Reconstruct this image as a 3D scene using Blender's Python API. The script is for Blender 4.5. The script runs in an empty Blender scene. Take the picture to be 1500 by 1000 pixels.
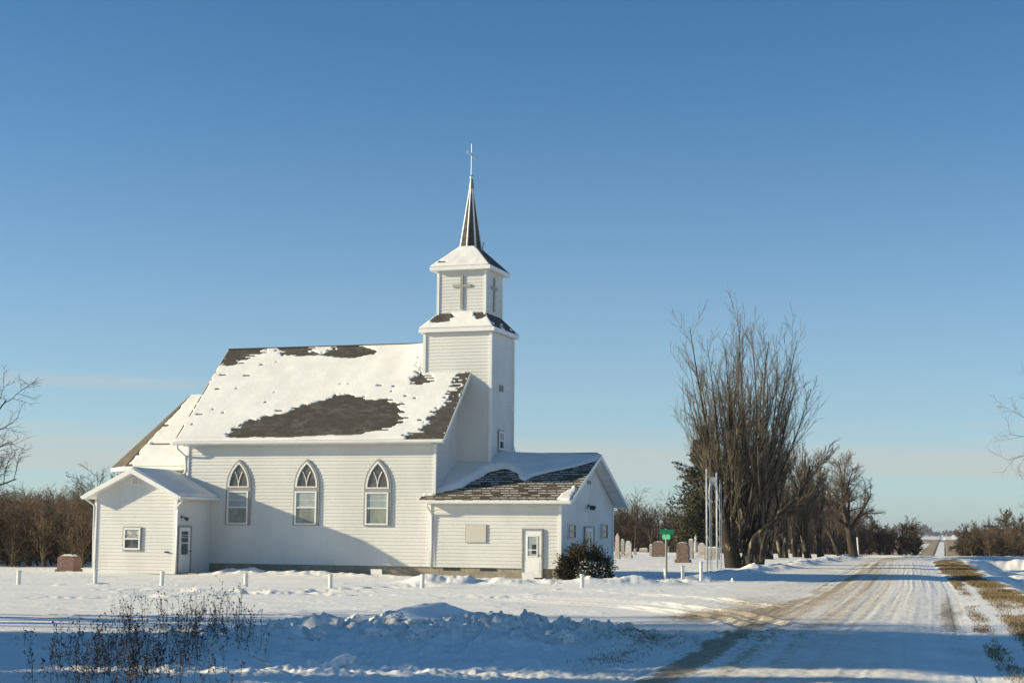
import bpy, math
import numpy as np
from mathutils import Matrix, Vector

S = bpy.context.scene
COL = S.collection
RNG = np.random.default_rng(7)

# ------------------------------------------------------------------ camera solve
F, YAW, PIT, ROL, H = 2348.3, .32079, .117625, .00901, 1.9
_f = np.array([-math.sin(YAW)*math.cos(PIT), math.cos(YAW)*math.cos(PIT), math.sin(PIT)])
_r0 = np.array([math.cos(YAW), math.sin(YAW), 0.])
_u0 = np.cross(_r0, _f)
CR = _r0*math.cos(ROL)+_u0*math.sin(ROL)
CU = -_r0*math.sin(ROL)+_u0*math.cos(ROL)
CF = _f
CP = np.array([0, 0, H])
def hit(x, y, axis, v):
    d = CF+CR*(x-750)/F-CU*(y-500)/F
    return CP+d*((v-CP[axis])/d[axis])
cd = bpy.data.cameras.new('camera'); cam = bpy.data.objects.new('camera', cd); COL.objects.link(cam)
cd.sensor_width = 36; cd.lens = F/1500*36; cd.clip_end = 20000; cd.clip_start = .1
cam.matrix_world = Matrix(((CR[0], CU[0], -CF[0], 0), (CR[1], CU[1], -CF[1], 0), (CR[2], CU[2], -CF[2], H), (0, 0, 0, 1)))
S.camera = cam
S.view_settings.view_transform = 'Standard'; S.view_settings.look = 'None'
S.view_settings.exposure = 0.46; S.view_settings.gamma = 1

# ------------------------------------------------------------------ light
SUN = np.array([-2.79, -1., .913]); SUN /= np.linalg.norm(SUN)
el = math.asin(SUN[2])
ld = bpy.data.lights.new('sun', 'SUN'); ld.energy = 5.0; ld.angle = math.radians(.6); ld.color = (1, .865, .585)
lo = bpy.data.objects.new('sun', ld); COL.objects.link(lo)
lo.rotation_euler = Vector(-SUN).to_track_quat('-Z', 'Y').to_euler()
W = bpy.data.worlds.new('World'); S.world = W; W.use_nodes = True
nt = W.node_tree; nt.nodes.clear()
def N(t, ty, **k):
    n = t.nodes.new(ty)
    for a, b in k.items(): setattr(n, a, b)
    return n
def mth(t, op, a, b=None, c=None, clamp=False):
    n = N(t, 'ShaderNodeMath', operation=op); n.use_clamp = clamp
    for i, v in enumerate((a, b, c)):
        if v is None: continue
        if isinstance(v, (int, float)): n.inputs[i].default_value = v
        else: t.links.new(v, n.inputs[i])
    return n.outputs[0]
def sstep(t, v, a, b):
    n = N(t, 'ShaderNodeMapRange', interpolation_type='SMOOTHSTEP')
    n.inputs[1].default_value = a; n.inputs[2].default_value = b
    t.links.new(v, n.inputs[0]); return n.outputs[0]
def mix(t, f, a, b, bt='MIX'):
    n = N(t, 'ShaderNodeMix', data_type='RGBA', blend_type=bt)
    for i, v in ((0, f), (6, a), (7, b)):
        if isinstance(v, (int, float)): n.inputs[i].default_value = v
        elif isinstance(v, tuple): n.inputs[i].default_value = (*v[:3], 1)
        else: t.links.new(v, n.inputs[i])
    return n.outputs[2]
def noise(t, vec, scale, detail=3, rough=.5, out=0):
    n = N(t, 'ShaderNodeTexNoise'); n.inputs['Scale'].default_value = scale
    n.inputs['Detail'].default_value = detail; n.inputs['Roughness'].default_value = rough
    if vec is not None: t.links.new(vec, n.inputs['Vector'])
    return n.outputs[out]
def mapping(t, vec, sc):
    n = N(t, 'ShaderNodeMapping'); n.inputs['Scale'].default_value = sc
    t.links.new(vec, n.inputs['Vector']); return n.outputs[0]
sky = N(nt, 'ShaderNodeTexSky', sky_type='NISHITA', sun_disc=False)
sky.sun_elevation = el; sky.sun_rotation = math.atan2(SUN[0], SUN[1])
sky.altitude = 300; sky.air_density = .65; sky.dust_density = .2; sky.ozone_density = 4.0
tc = N(nt, 'ShaderNodeTexCoord'); sep = N(nt, 'ShaderNodeSeparateXYZ'); nt.links.new(tc.outputs['Generated'], sep.inputs[0])
zc = sep.outputs[2]
mp = mapping(nt, tc.outputs['Generated'], (2.2, 2.2, 60))
nz = noise(nt, mp, 1.0, 4, .55)
wz = mth(nt, 'ADD', zc, mth(nt, 'MULTIPLY', mth(nt, 'SUBTRACT', noise(nt, mapping(nt, tc.outputs['Generated'], (3, 3, 8)), 1.0, 2), .5), .022))
b1 = mth(nt, 'MULTIPLY', sstep(nt, wz, .030, .038), sstep(nt, wz, .066, .061))
b2 = mth(nt, 'MULTIPLY', sstep(nt, wz, .083, .088), sstep(nt, wz, .097, .091))
b3 = mth(nt, 'MULTIPLY', sstep(nt, zc, .205, .21), sstep(nt, zc, .228, .214))
lf = sstep(nt, sep.outputs[0], -.43, -.52)
cl = mth(nt, 'MULTIPLY', b1, sstep(nt, nz, .28, .55))
cl2 = mth(nt, 'MULTIPLY', mth(nt, 'MULTIPLY', b2, lf), sstep(nt, nz, .42, .62))
cl = mth(nt, 'MULTIPLY', mth(nt, 'ADD', cl, mth(nt, 'MULTIPLY', cl2, .55), clamp=True), .6)
veil = mth(nt, 'MULTIPLY', mth(nt, 'POWER', mth(nt, 'SUBTRACT', 1, mth(nt, 'MULTIPLY', zc, 2.6), clamp=True), 2.4), .74)
skt = mix(nt, 1.0, sky.outputs[0], (.83, 1.27, 1.24), 'MULTIPLY')
skc = mix(nt, veil, skt, (5.1, 5.5, 4.9))
skc = mix(nt, cl, skc, (5.0, 5.1, 4.8))
bg = N(nt, 'ShaderNodeBackground'); bg.inputs[1].default_value = .086
nt.links.new(skc, bg.inputs[0]); wo = N(nt, 'ShaderNodeOutputWorld'); nt.links.new(bg.outputs[0], wo.inputs[0])

# ------------------------------------------------------------------ materials
M = {}
def mat(name, col=None, rough=.6, metal=0, spec=.5, build=None):
    m = bpy.data.materials.new(name); m.use_nodes = True; t = m.node_tree
    b = t.nodes['Principled BSDF']
    b.inputs['Roughness'].default_value = rough; b.inputs['Metallic'].default_value = metal
    b.inputs['Specular IOR Level'].default_value = spec
    if col: b.inputs['Base Color'].default_value = (*col, 1)
    if build: build(t, b)
    M[name] = m; return m
def vary(c0, c1, scale, detail=4, bump=0, bscale=None, stretch=None, lo=.35, hi=.65, rnd=0):
    def f(t, b):
        tc = N(t, 'ShaderNodeTexCoord').outputs['Object']
        v = mapping(t, tc, stretch) if stretch else tc
        c = mix(t, sstep(t, noise(t, v, scale, detail, .6), lo, hi), c0, c1)
        if rnd:
            oi = N(t, 'ShaderNodeObjectInfo').outputs['Random']
            hs = N(t, 'ShaderNodeHueSaturation'); t.links.new(c, hs.inputs['Color'])
            t.links.new(mth(t, 'ADD', mth(t, 'MULTIPLY', oi, rnd), 1-rnd/2), hs.inputs['Value']); c = hs.outputs[0]
        t.links.new(c, b.inputs['Base Color'])
        if bump:
            bp = N(t, 'ShaderNodeBump'); bp.inputs['Strength'].default_value = bump; bp.inputs['Distance'].default_value = .02
            t.links.new(noise(t, v, bscale or scale*3, 4), bp.inputs['Height']); t.links.new(bp.outputs[0], b.inputs['Normal'])
    return f
SNOW_A, SNOW_B = (.88, .86, .82), (.96, .94, .90)
mat('snow', rough=.6, spec=.2, build=vary((.78, .765, .735), (.86, .845, .815), .8, 6, .35, 9))
def sidingf(t, b):
    tc = N(t, 'ShaderNodeTexCoord').outputs['Object']
    c = mix(t, sstep(t, noise(t, mapping(t, tc, (1, 1, .5)), .7, 5), .35, .65), (.62, .615, .585), (.69, .685, .655))
    st = sstep(t, noise(t, mapping(t, tc, (5, 5, .35)), 1.0, 5, .65), .55, .78)
    sp = N(t, 'ShaderNodeSeparateXYZ'); t.links.new(tc, sp.inputs[0])
    lowf = mth(t, 'ADD', mth(t, 'MULTIPLY', sstep(t, sp.outputs[2], 1.3, .2), .5), .28)
    c = mix(t, mth(t, 'MULTIPLY', st, lowf), c, (.54, .52, .46))
    # panel joints every 3.6 m, staggered by course
    row = mth(t, 'FLOOR', mth(t, 'DIVIDE', mth(t, 'SUBTRACT', sp.outputs[2], .42), .145)); wn = N(t, 'ShaderNodeTexWhiteNoise', noise_dimensions='1D'); t.links.new(row, wn.inputs['W'])
    fr = mth(t, 'FRACT', mth(t, 'ADD', mth(t, 'DIVIDE', mth(t, 'ADD', sp.outputs[0], sp.outputs[1]), 3.6), wn.outputs[0]))
    c = mix(t, mth(t, 'MULTIPLY', mth(t, 'LESS_THAN', fr, .004), .5), c, (.4, .39, .36))
    t.links.new(c, b.inputs['Base Color'])
mat('siding', rough=.45, spec=.35, build=sidingf)
mat('white_trim', rough=.4, build=vary((.74, .74, .72), (.80, .80, .78), 1.5))
mat('soffit', rough=.5, build=vary((.66, .65, .62), (.72, .71, .68), 2))
mat('grey_trim', rough=.5, build=vary((.25, .248, .235), (.31, .305, .29), 2))
mat('grey_cross', rough=.5, build=vary((.27, .27, .25), (.34, .34, .32), 3))
mat('board', (.56, .52, .47), .5)
mat('dark_metal', (.06, .06, .06), .4, .6)
mat('steel', (.62, .63, .64), .3, .85)
mat('galvanised', rough=.45, metal=.7, build=vary((.55, .56, .57), (.68, .69, .7), 4))
mat('pole_grey', rough=.6, metal=.2, build=vary((.20, .20, .19), (.28, .28, .27), 6))
mat('cap_metal', rough=.5, metal=.3, build=vary((.16, .2, .2), (.24, .27, .26), 5))
mat('green_sign', (.0, .27, .12), .45)
mat('plastic_white', rough=.45, build=vary((.70, .69, .66), (.80, .79, .76), 3, rnd=.12))
mat('pipe_paint', rough=.5, build=vary((.40, .42, .46), (.55, .57, .60), 6))
mat('sign_white', (.82, .81, .78), .5)
def glassf(c0, c1, sc, stretch=None):
    def f(t, b):
        vary(c0, c1, sc, 3, stretch=stretch)(t, b)
        b.inputs['Coat Weight'].default_value = .6; b.inputs['Coat Roughness'].default_value = .04
    return f
mat('dark_glass', rough=.15, build=glassf((.07, .06, .055), (.13, .11, .10), 2.5))
mat('curtain_glass', rough=.25, build=glassf((.17, .19, .17), (.27, .29, .25), 1.6, (1, 1, .7)))
mat('pale_glass', rough=.25, build=glassf((.30, .34, .34), (.42, .45, .44), 1.3))
mat('lace_glass', rough=.3, build=glassf((.22, .22, .21), (.52, .52, .5), 9))
mat('night_glass', rough=.1, build=glassf((.03, .035, .04), (.10, .11, .12), 5))
mat('brown_glass', rough=.2, build=glassf((.10, .08, .055), (.2, .17, .12), 5))
def blocks(t, b):
    tc = N(t, 'ShaderNodeTexCoord').outputs['Object']
    sp = N(t, 'ShaderNodeSeparateXYZ'); t.links.new(tc, sp.inputs[0])
    cb = N(t, 'ShaderNodeCombineXYZ'); t.links.new(mth(t, 'ADD', sp.outputs[0], sp.outputs[1]), cb.inputs[0]); t.links.new(sp.outputs[2], cb.inputs[1])
    br = N(t, 'ShaderNodeTexBrick'); t.links.new(cb.outputs[0], br.inputs['Vector'])
    br.inputs['Scale'].default_value = 1; br.inputs['Brick Width'].default_value = .4; br.inputs['Row Height'].default_value = .2
    br.inputs['Mortar Size'].default_value = .008; br.inputs['Color1'].default_value = (.27, .235, .175, 1); br.inputs['Color2'].default_value = (.35, .31, .235, 1)
    br.inputs['Mortar'].default_value = (.2, .18, .15, 1)
    c = mix(t, sstep(t, noise(t, tc, 3, 5), .4, .75), br.outputs[0], (.22, .19, .15))
    t.links.new(c, b.inputs['Base Color'])
mat('concrete_block', rough=.9, build=blocks)
def shingle(snowy, c0, c1, rh, wd, keep=.6):
    def f(t, b):
        uv = N(t, 'ShaderNodeUVMap', uv_map='roof').outputs[0]
        sp = N(t, 'ShaderNodeSeparateXYZ'); t.links.new(uv, sp.inputs[0])
        vr = mth(t, 'DIVIDE', sp.outputs[1], rh); row = mth(t, 'FLOOR', vr); fr = mth(t, 'SUBTRACT', vr, row)
        rn = N(t, 'ShaderNodeTexWhiteNoise', noise_dimensions='1D'); t.links.new(row, rn.inputs['W'])
        uo = mth(t, 'ADD', mth(t, 'DIVIDE', sp.outputs[0], wd), mth(t, 'ADD', mth(t, 'MULTIPLY', row, .5), mth(t, 'MULTIPLY', rn.outputs[0], .35)))
        cel = mth(t, 'FLOOR', uo); fu = mth(t, 'SUBTRACT', uo, cel)
        cb = N(t, 'ShaderNodeCombineXYZ'); t.links.new(cel, cb.inputs[0]); t.links.new(row, cb.inputs[1])
        wn = N(t, 'ShaderNodeTexWhiteNoise', noise_dimensions='2D'); t.links.new(cb.outputs[0], wn.inputs['Vector'])
        c = mix(t, wn.outputs[0], c0, c1)
        c = mix(t, sstep(t, noise(t, uv, 1.3, 4), .35, .7), c, tuple(.75*(p+q)/2 for p, q in zip(c0, c1)))
        gap = mth(t, 'MAXIMUM', mth(t, 'LESS_THAN', fr, .1), mth(t, 'LESS_THAN', fu, .06))
        c = mix(t, mth(t, 'MULTIPLY', gap, .55), c, (.02, .018, .016))
        if snowy:
            w2 = N(t, 'ShaderNodeTexWhiteNoise', noise_dimensions='2D')
            c2 = N(t, 'ShaderNodeCombineXYZ'); t.links.new(mth(t, 'ADD', cel, 31.7), c2.inputs[0]); t.links.new(row, c2.inputs[1]); t.links.new(c2.outputs[0], w2.inputs['Vector'])
            a = mth(t, 'MULTIPLY', mth(t, 'LESS_THAN', fr, mth(t, 'ADD', mth(t, 'MULTIPLY', noise(t, uv, 5, 2), .34), .02)), mth(t, 'LESS_THAN', w2.outputs[0], keep))
            a = mth(t, 'MULTIPLY', a, mth(t, 'MULTIPLY', mth(t, 'GREATER_THAN', fu, .12), mth(t, 'ADD', mth(t, 'MULTIPLY', sstep(t, noise(t, uv, .9, 3), .3, .5), .5), .5)))
            c = mix(t, a, c, SNOW_A)
        t.links.new(c, b.inputs['Base Color'])
        bp = N(t, 'ShaderNodeBump'); bp.inputs['Strength'].default_value = .6; bp.inputs['Distance'].default_value = .012
        t.links.new(mth(t, 'ADD', mth(t, 'SUBTRACT', 1, fr), mth(t, 'MULTIPLY', noise(t, uv, 40, 2), .4)), bp.inputs['Height']); t.links.new(bp.outputs[0], b.inputs['Normal'])
    return f
mat('shingle', rough=.9, spec=.2, build=shingle(False, (.062, .056, .049), (.125, .113, .099), .14, .3))
mat('shingle_brown', rough=.9, spec=.2, build=shingle(False, (.12, .10, .075), (.2, .165, .125), .14, .3))
mat('shingle_snowy', rough=.9, spec=.2, build=shingle(True, (.075, .062, .046), (.155, .13, .098), .25, .40, .70))
mat('bark', rough=.95, spec=.15, build=vary((.03, .024, .019), (.085, .068, .052), 2.2, 5, .8, 14, (1, 1, .4)))
mat('bark_pale', rough=.95, spec=.15, build=vary((.032, .026, .02), (.28, .23, .17), 3.2, 6, .8, 10, (1, 1, .35), .53, .66))
mat('twig', rough=.9, spec=.15, build=vary((.11, .082, .06), (.20, .155, .115), .5, 3))
mat('twig_olive', rough=.9, spec=.15, build=vary((.10, .084, .060), (.21, .178, .13), .35, 3))
mat('twig_brown', rough=.95, spec=.1, build=vary((.082, .060, .040), (.205, .150, .102), .16, 5))
mat('twig_red', rough=.95, spec=.1, build=vary((.095, .068, .053), (.15, .112, .088), .08, 4))
mat('needles', rough=.8, spec=.2, build=vary((.035, .038, .018), (.13, .115, .06), .9, 4))
mat('juniper', rough=.8, spec=.2, build=vary((.014, .02, .011), (.055, .045, .022), 1.6, 4))
mat('weed', rough=.9, spec=.1, build=vary((.05, .035, .028), (.13, .085, .06), 3))
mat('dry_grass', rough=.9, spec=.1, build=vary((.16, .115, .06), (.30, .225, .125), .8, 5))
mat('granite_brown', rough=.6, build=vary((.12, .077, .056), (.19, .13, .096), 5, 6, rnd=.15))
mat('granite_red', rough=.6, build=vary((.10, .048, .038), (.15, .075, .06), 6, 6))
mat('granite_grey', rough=.75, build=vary((.28, .255, .22), (.42, .385, .335), 5, 6, rnd=.2))
mat('marble', rough=.7, build=vary((.40, .36, .32), (.58, .54, .49), 4, 6, rnd=.15))
mat('marble_pink', rough=.7, build=vary((.42, .33, .28), (.55, .45, .39), 4, 6))
def groundf(t, b):
    geo = N(t, 'ShaderNodeNewGeometry').outputs['Position']
    def at(n): return N(t, 'ShaderNodeAttribute', attribute_name=n).outputs['Fac']
    n1 = noise(t, geo, 6, 6, .7); n2 = noise(t, geo, .7, 4, .6); n3 = noise(t, geo, 28, 4, .7)
    c = mix(t, sstep(t, n2, .3, .7), SNOW_A, SNOW_B)
    gr = mix(t, sstep(t, n3, .35, .65), (.15, .115, .078), (.43, .335, .225))
    gs = mix(t, sstep(t, n1, .3, .7), (.10, .072, .038), (.26, .195, .105))
    sy = N(t, 'ShaderNodeSeparateXYZ'); t.links.new(geo, sy.inputs[0])
    gs = mix(t, sstep(t, sy.outputs[1], 150, 260), gs, mix(t, sstep(t, noise(t, geo, .05, 4), .35, .65), (.30, .20, .10), (.42, .30, .16)))
    fg = sstep(t, mth(t, 'ADD', at('gravel'), mth(t, 'MULTIPLY', mth(t, 'SUBTRACT', mth(t, 'ADD', mth(t, 'MULTIPLY', n1, .45), mth(t, 'MULTIPLY', n3, .55)), .5), 2.6)), .40, .60)
    fs = sstep(t, mth(t, 'ADD', at('grass'), mth(t, 'MULTIPLY', mth(t, 'SUBTRACT', mth(t, 'ADD', mth(t, 'MULTIPLY', n1, .6), mth(t, 'MULTIPLY', n3, .4)), .5), 1.5)), .42, .62)
    c = mix(t, mth(t, 'MULTIPLY', fg, .9), c, gr)
    c = mix(t, mth(t, 'MULTIPLY', at('dust'), mth(t, 'MULTIPLY', sstep(t, mth(t, 'ADD', mth(t, 'MULTIPLY', n1, .6), mth(t, 'MULTIPLY', n3, .4)), .34, .62), .85)), c, (.58, .45, .29))
    c = mix(t, mth(t, 'MULTIPLY', fs, .93), c, gs)
    t.links.new(c, b.inputs['Base Color'])
    bp = N(t, 'ShaderNodeBump'); bp.inputs['Strength'].default_value = .45; bp.inputs['Distance'].default_value = .03
    t.links.new(mth(t, 'ADD', n1, mth(t, 'MULTIPLY', n3, .35)), bp.inputs['Height']); t.links.new(bp.outputs[0], b.inputs['Normal'])
mat('snow_ground', rough=.75, spec=.06, build=groundf)
mat('snow_dirty', rough=.7, spec=.2, build=vary((.50, .44, .36), (.86, .865, .875), 2.2, 6, .7, 8, None, .30, .52))

# ------------------------------------------------------------------ mesh helpers
class MB:
    def __init__(s): s.v = []; s.f = []; s.m = []; s.uv = {}
    def add(s, vs, fs, m=0):
        o = len(s.v); s.v += [tuple(map(float, p)) for p in vs]
        for f in fs: s.f.append(tuple(o+i for i in f)); s.m.append(m)
        return s
    def box(s, x0, x1, y0, y1, z0, z1, m=0):
        return s.add([(x0, y0, z0), (x1, y0, z0), (x1, y1, z0), (x0, y1, z0), (x0, y0, z1), (x1, y0, z1), (x1, y1, z1), (x0, y1, z1)],
                     [(0, 3, 2, 1), (4, 5, 6, 7), (0, 1, 5, 4), (1, 2, 6, 5), (2, 3, 7, 6), (3, 0, 4, 7)], m)
    def quad(s, a, b, c, d, m=0, uv=None):
        s.add([a, b, c, d], [(0, 1, 2, 3)], m)
        if uv: s.uv[len(s.f)-1] = uv
        return s
    def extr(s, poly, v, m=0):           # extrude a planar polygon along v
        n = len(poly); p = [np.array(q, float) for q in poly]; v = np.array(v, float)
        return s.add(p+[q+v for q in p], [tuple(range(n))[::-1], tuple(range(n, 2*n))]+[(i, (i+1) % n, n+(i+1) % n, n+i) for i in range(n)], m)
    def ring(s, fa, outer, inner, d0, d1, m=0, closed=True):
        n = len(outer); P = [fa(a, z, d) for d in (d0, d1) for L in (outer, inner) for a, z in L]
        fs = []
        for i in range(n if closed else n-1):
            j = (i+1) % n
            fs += [(2*n+i, 2*n+j, 3*n+j, 3*n+i), (i, n+i, n+j, j), (i, j, 2*n+j, 2*n+i), (n+i, 3*n+i, 3*n+j, n+j)]
        return s.add(P, fs, m)
    def plate(s, fa, poly, d0, d1, m=0):
        n = len(poly)
        return s.add([fa(a, z, d) for d in (d0, d1) for a, z in poly], [tuple(range(n))[::-1], tuple(range(n, 2*n))]+[(i, (i+1) % n, n+(i+1) % n, n+i) for i in range(n)], m)
    def fbox(s, fa, a0, a1, z0, z1, d0, d1, m=0): return s.plate(fa, [(a0, z0), (a1, z0), (a1, z1), (a0, z1)], d0, d1, m)
    def tube(s, pts, r, sides=8, m=0, cap=True):
        pts = np.array(pts, float); n = len(pts); r = np.broadcast_to(np.array(r, float), (n,))
        V, Fc = tube_np(pts[None], r[None], sides)
        o = len(s.v); s.v += [tuple(p) for p in V]; s.f += [tuple(o+i for i in f) for f in Fc]; s.m += [m]*len(Fc)
        if cap:
            s.f.append(tuple(o+i for i in range(sides))[::-1]); s.f.append(tuple(o+(n-1)*sides+i for i in range(sides))); s.m += [m, m]
        return s
    def lathe(s, c, prof, sides=16, m=0, rot=0):
        c = np.array(c, float); n = len(prof); V = []
        for r, z in prof:
            for k in range(sides):
                a = 2*math.pi*k/sides+rot; V.append(c+np.array([r*math.cos(a), r*math.sin(a), z]))
        fs = [(i*sides+k, i*sides+(k+1) % sides, (i+1)*sides+(k+1) % sides, (i+1)*sides+k) for i in range(n-1) for k in range(sides)]
        fs += [tuple(range(sides))[::-1], tuple((n-1)*sides+k for k in range(sides))]
        return s.add(V, fs, m)
    def build(s, name, mats, parent=None, origin=None, smooth=False):
        o = np.array(origin if origin is not None else (parent['_o'] if parent is not None else (0, 0, 0)), float)
        me = bpy.data.meshes.new(name)
        me.from_pydata([tuple(np.array(p)-o) for p in s.v], [], s.f)
        mats = mats if isinstance(mats, (list, tuple)) else [mats]
        for k in mats: me.materials.append(M[k])
        me.polygons.foreach_set('material_index', s.m)
        if s.uv:
            ul = me.uv_layers.new(name='roof')
            for fi, uv in s.uv.items():
                for li, c in zip(me.polygons[fi].loop_indices, uv): ul.data[li].uv = c
        if smooth: me.polygons.foreach_set('use_smooth', [True]*len(s.f))
        me.update()
        return link(name, me, parent, o)
def link(name, me, parent, o):
    ob = bpy.data.objects.new(name, me); COL.objects.link(ob); ob['_o'] = tuple(map(float, o))
    if parent is not None: ob.parent = parent
    else: ob.location = tuple(o)
    return ob
def npmesh(name, V, Fc, mats, parent=None, origin=None, smooth=False, midx=None, attrs=None):
    o = np.array(origin if origin is not None else (parent['_o'] if parent is not None else (0, 0, 0)), float)
    V = (np.asarray(V, float)-o).astype(np.float32); Fc = np.asarray(Fc, np.int32); k = Fc.shape[1]
    me = bpy.data.meshes.new(name)
    me.vertices.add(len(V)); me.vertices.foreach_set('co', V.ravel())
    me.loops.add(Fc.size); me.loops.foreach_set('vertex_index', Fc.ravel())
    me.polygons.add(len(Fc)); me.polygons.foreach_set('loop_start', np.arange(0, Fc.size, k, dtype=np.int32))
    for q in (mats if isinstance(mats, (list, tuple)) else [mats]): me.materials.append(M[q])
    if midx is not None: me.polygons.foreach_set('material_index', np.asarray(midx, np.int32))
    me.update(calc_edges=True); me.validate()
    if smooth: me.polygons.foreach_set('use_smooth', np.ones(len(Fc), bool))
    for n, a in (attrs or {}).items():
        at = me.attributes.new(n, 'FLOAT', 'POINT'); at.data.foreach_set('value', np.asarray(a, np.float32).ravel())
    return link(name, me, parent, o)
def empty(name, loc, label, cat, group=None):
    o = bpy.data.objects.new(name, None); COL.objects.link(o); o.empty_display_size = .3; o.location = tuple(loc); o['_o'] = tuple(map(float, loc))
    tag(o, label, cat, group); return o
def tag(o, label=None, cat=None, group=None, kind=None):
    for k, v in (('label', label), ('category', cat), ('group', group), ('kind', kind)):
        if v: o[k] = v
    return o
def tube_np(P, R, s):
    # P (M,n,3) polylines, R (M,n) radii
    Mn, n, _ = P.shape
    T = np.gradient(P, axis=1) if n > 2 else np.repeat(P[:, 1:]-P[:, :1], 2, 1)
    T /= np.linalg.norm(T, axis=2, keepdims=True)+1e-9
    ref = np.where(np.abs(T[:, :1, 2:3]) > .9, np.array([1., 0, 0]), np.array([0, 0, 1.]))
    A = np.cross(T, np.broadcast_to(ref, T.shape)); A /= np.linalg.norm(A, axis=2, keepdims=True)+1e-9
    B = np.cross(T, A)
    ang = np.arange(s)*2*math.pi/s
    V = P[:, :, None]+R[:, :, None, None]*(A[:, :, None]*np.cos(ang)[:, None]+B[:, :, None]*np.sin(ang)[:, None])
    idx = np.arange(Mn*n*s).reshape(Mn, n, s); nx = np.roll(idx, -1, 2)
    Fc = np.stack([idx[:, :-1], nx[:, :-1], nx[:, 1:], idx[:, 1:]], -1).reshape(-1, 4)
    return V.reshape(-1, 3), Fc
def join(parts):
    V = []; Fc = []; o = 0
    for v, f in parts: V.append(v); Fc.append(f+o); o += len(v)
    return np.concatenate(V), np.concatenate(Fc)
_pm = np.random.default_rng(3).permutation(256); _pv = np.random.default_rng(4).random(256)
def vn(x, y, seed=0):
    x = np.asarray(x, float)+seed*17.3; y = np.asarray(y, float)+seed*7.7
    xi = np.floor(x).astype(int); yi = np.floor(y).astype(int); fx = x-xi; fy = y-yi
    fx = fx*fx*(3-2*fx); fy = fy*fy*(3-2*fy)
    h = lambda a, b: _pv[_pm[(_pm[a & 255]+b) & 255]]
    return (h(xi, yi)*(1-fx)+h(xi+1, yi)*fx)*(1-fy)+(h(xi, yi+1)*(1-fx)+h(xi+1, yi+1)*fx)*fy-.5
def fbm(x, y, o=4, seed=0, g=.5):
    t = 0; a = 1
    for k in range(o): t = t+a*vn(x*2**k, y*2**k, seed+k); a *= g
    return t
def sm(x, a, b):
    t = np.clip((x-a)/(b-a), 0, 1); return t*t*(3-2*t)
def inpoly(x, y, poly):
    c = np.zeros(x.shape, bool); n = len(poly)
    for i in range(n):
        x0, y0 = poly[i]; x1, y1 = poly[i-1]
        k = ((y0 > y) != (y1 > y)) & (x < (x1-x0)*(y-y0)/((y1-y0) if y1 != y0 else 1e-9)+x0); c ^= k
    return c
def seg_dist(x, y, pts):
    best = np.full(np.shape(x), 1e9); side = np.zeros(np.shape(x)); tt = np.zeros(np.shape(x)); acc = 0
    for (ax, ay), (bx, by) in zip(pts[:-1], pts[1:]):
        dx, dy = bx-ax, by-ay; L2 = dx*dx+dy*dy
        t = np.clip(((x-ax)*dx+(y-ay)*dy)/L2, 0, 1); px = x-ax-t*dx; py = y-ay-t*dy; d = np.hypot(px, py)
        k = d < best; best = np.where(k, d, best); side = np.where(k, np.sign(dx*py-dy*px), side); tt = np.where(k, acc+t*math.sqrt(L2), tt); acc += math.sqrt(L2)
    return best, side, tt

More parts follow.
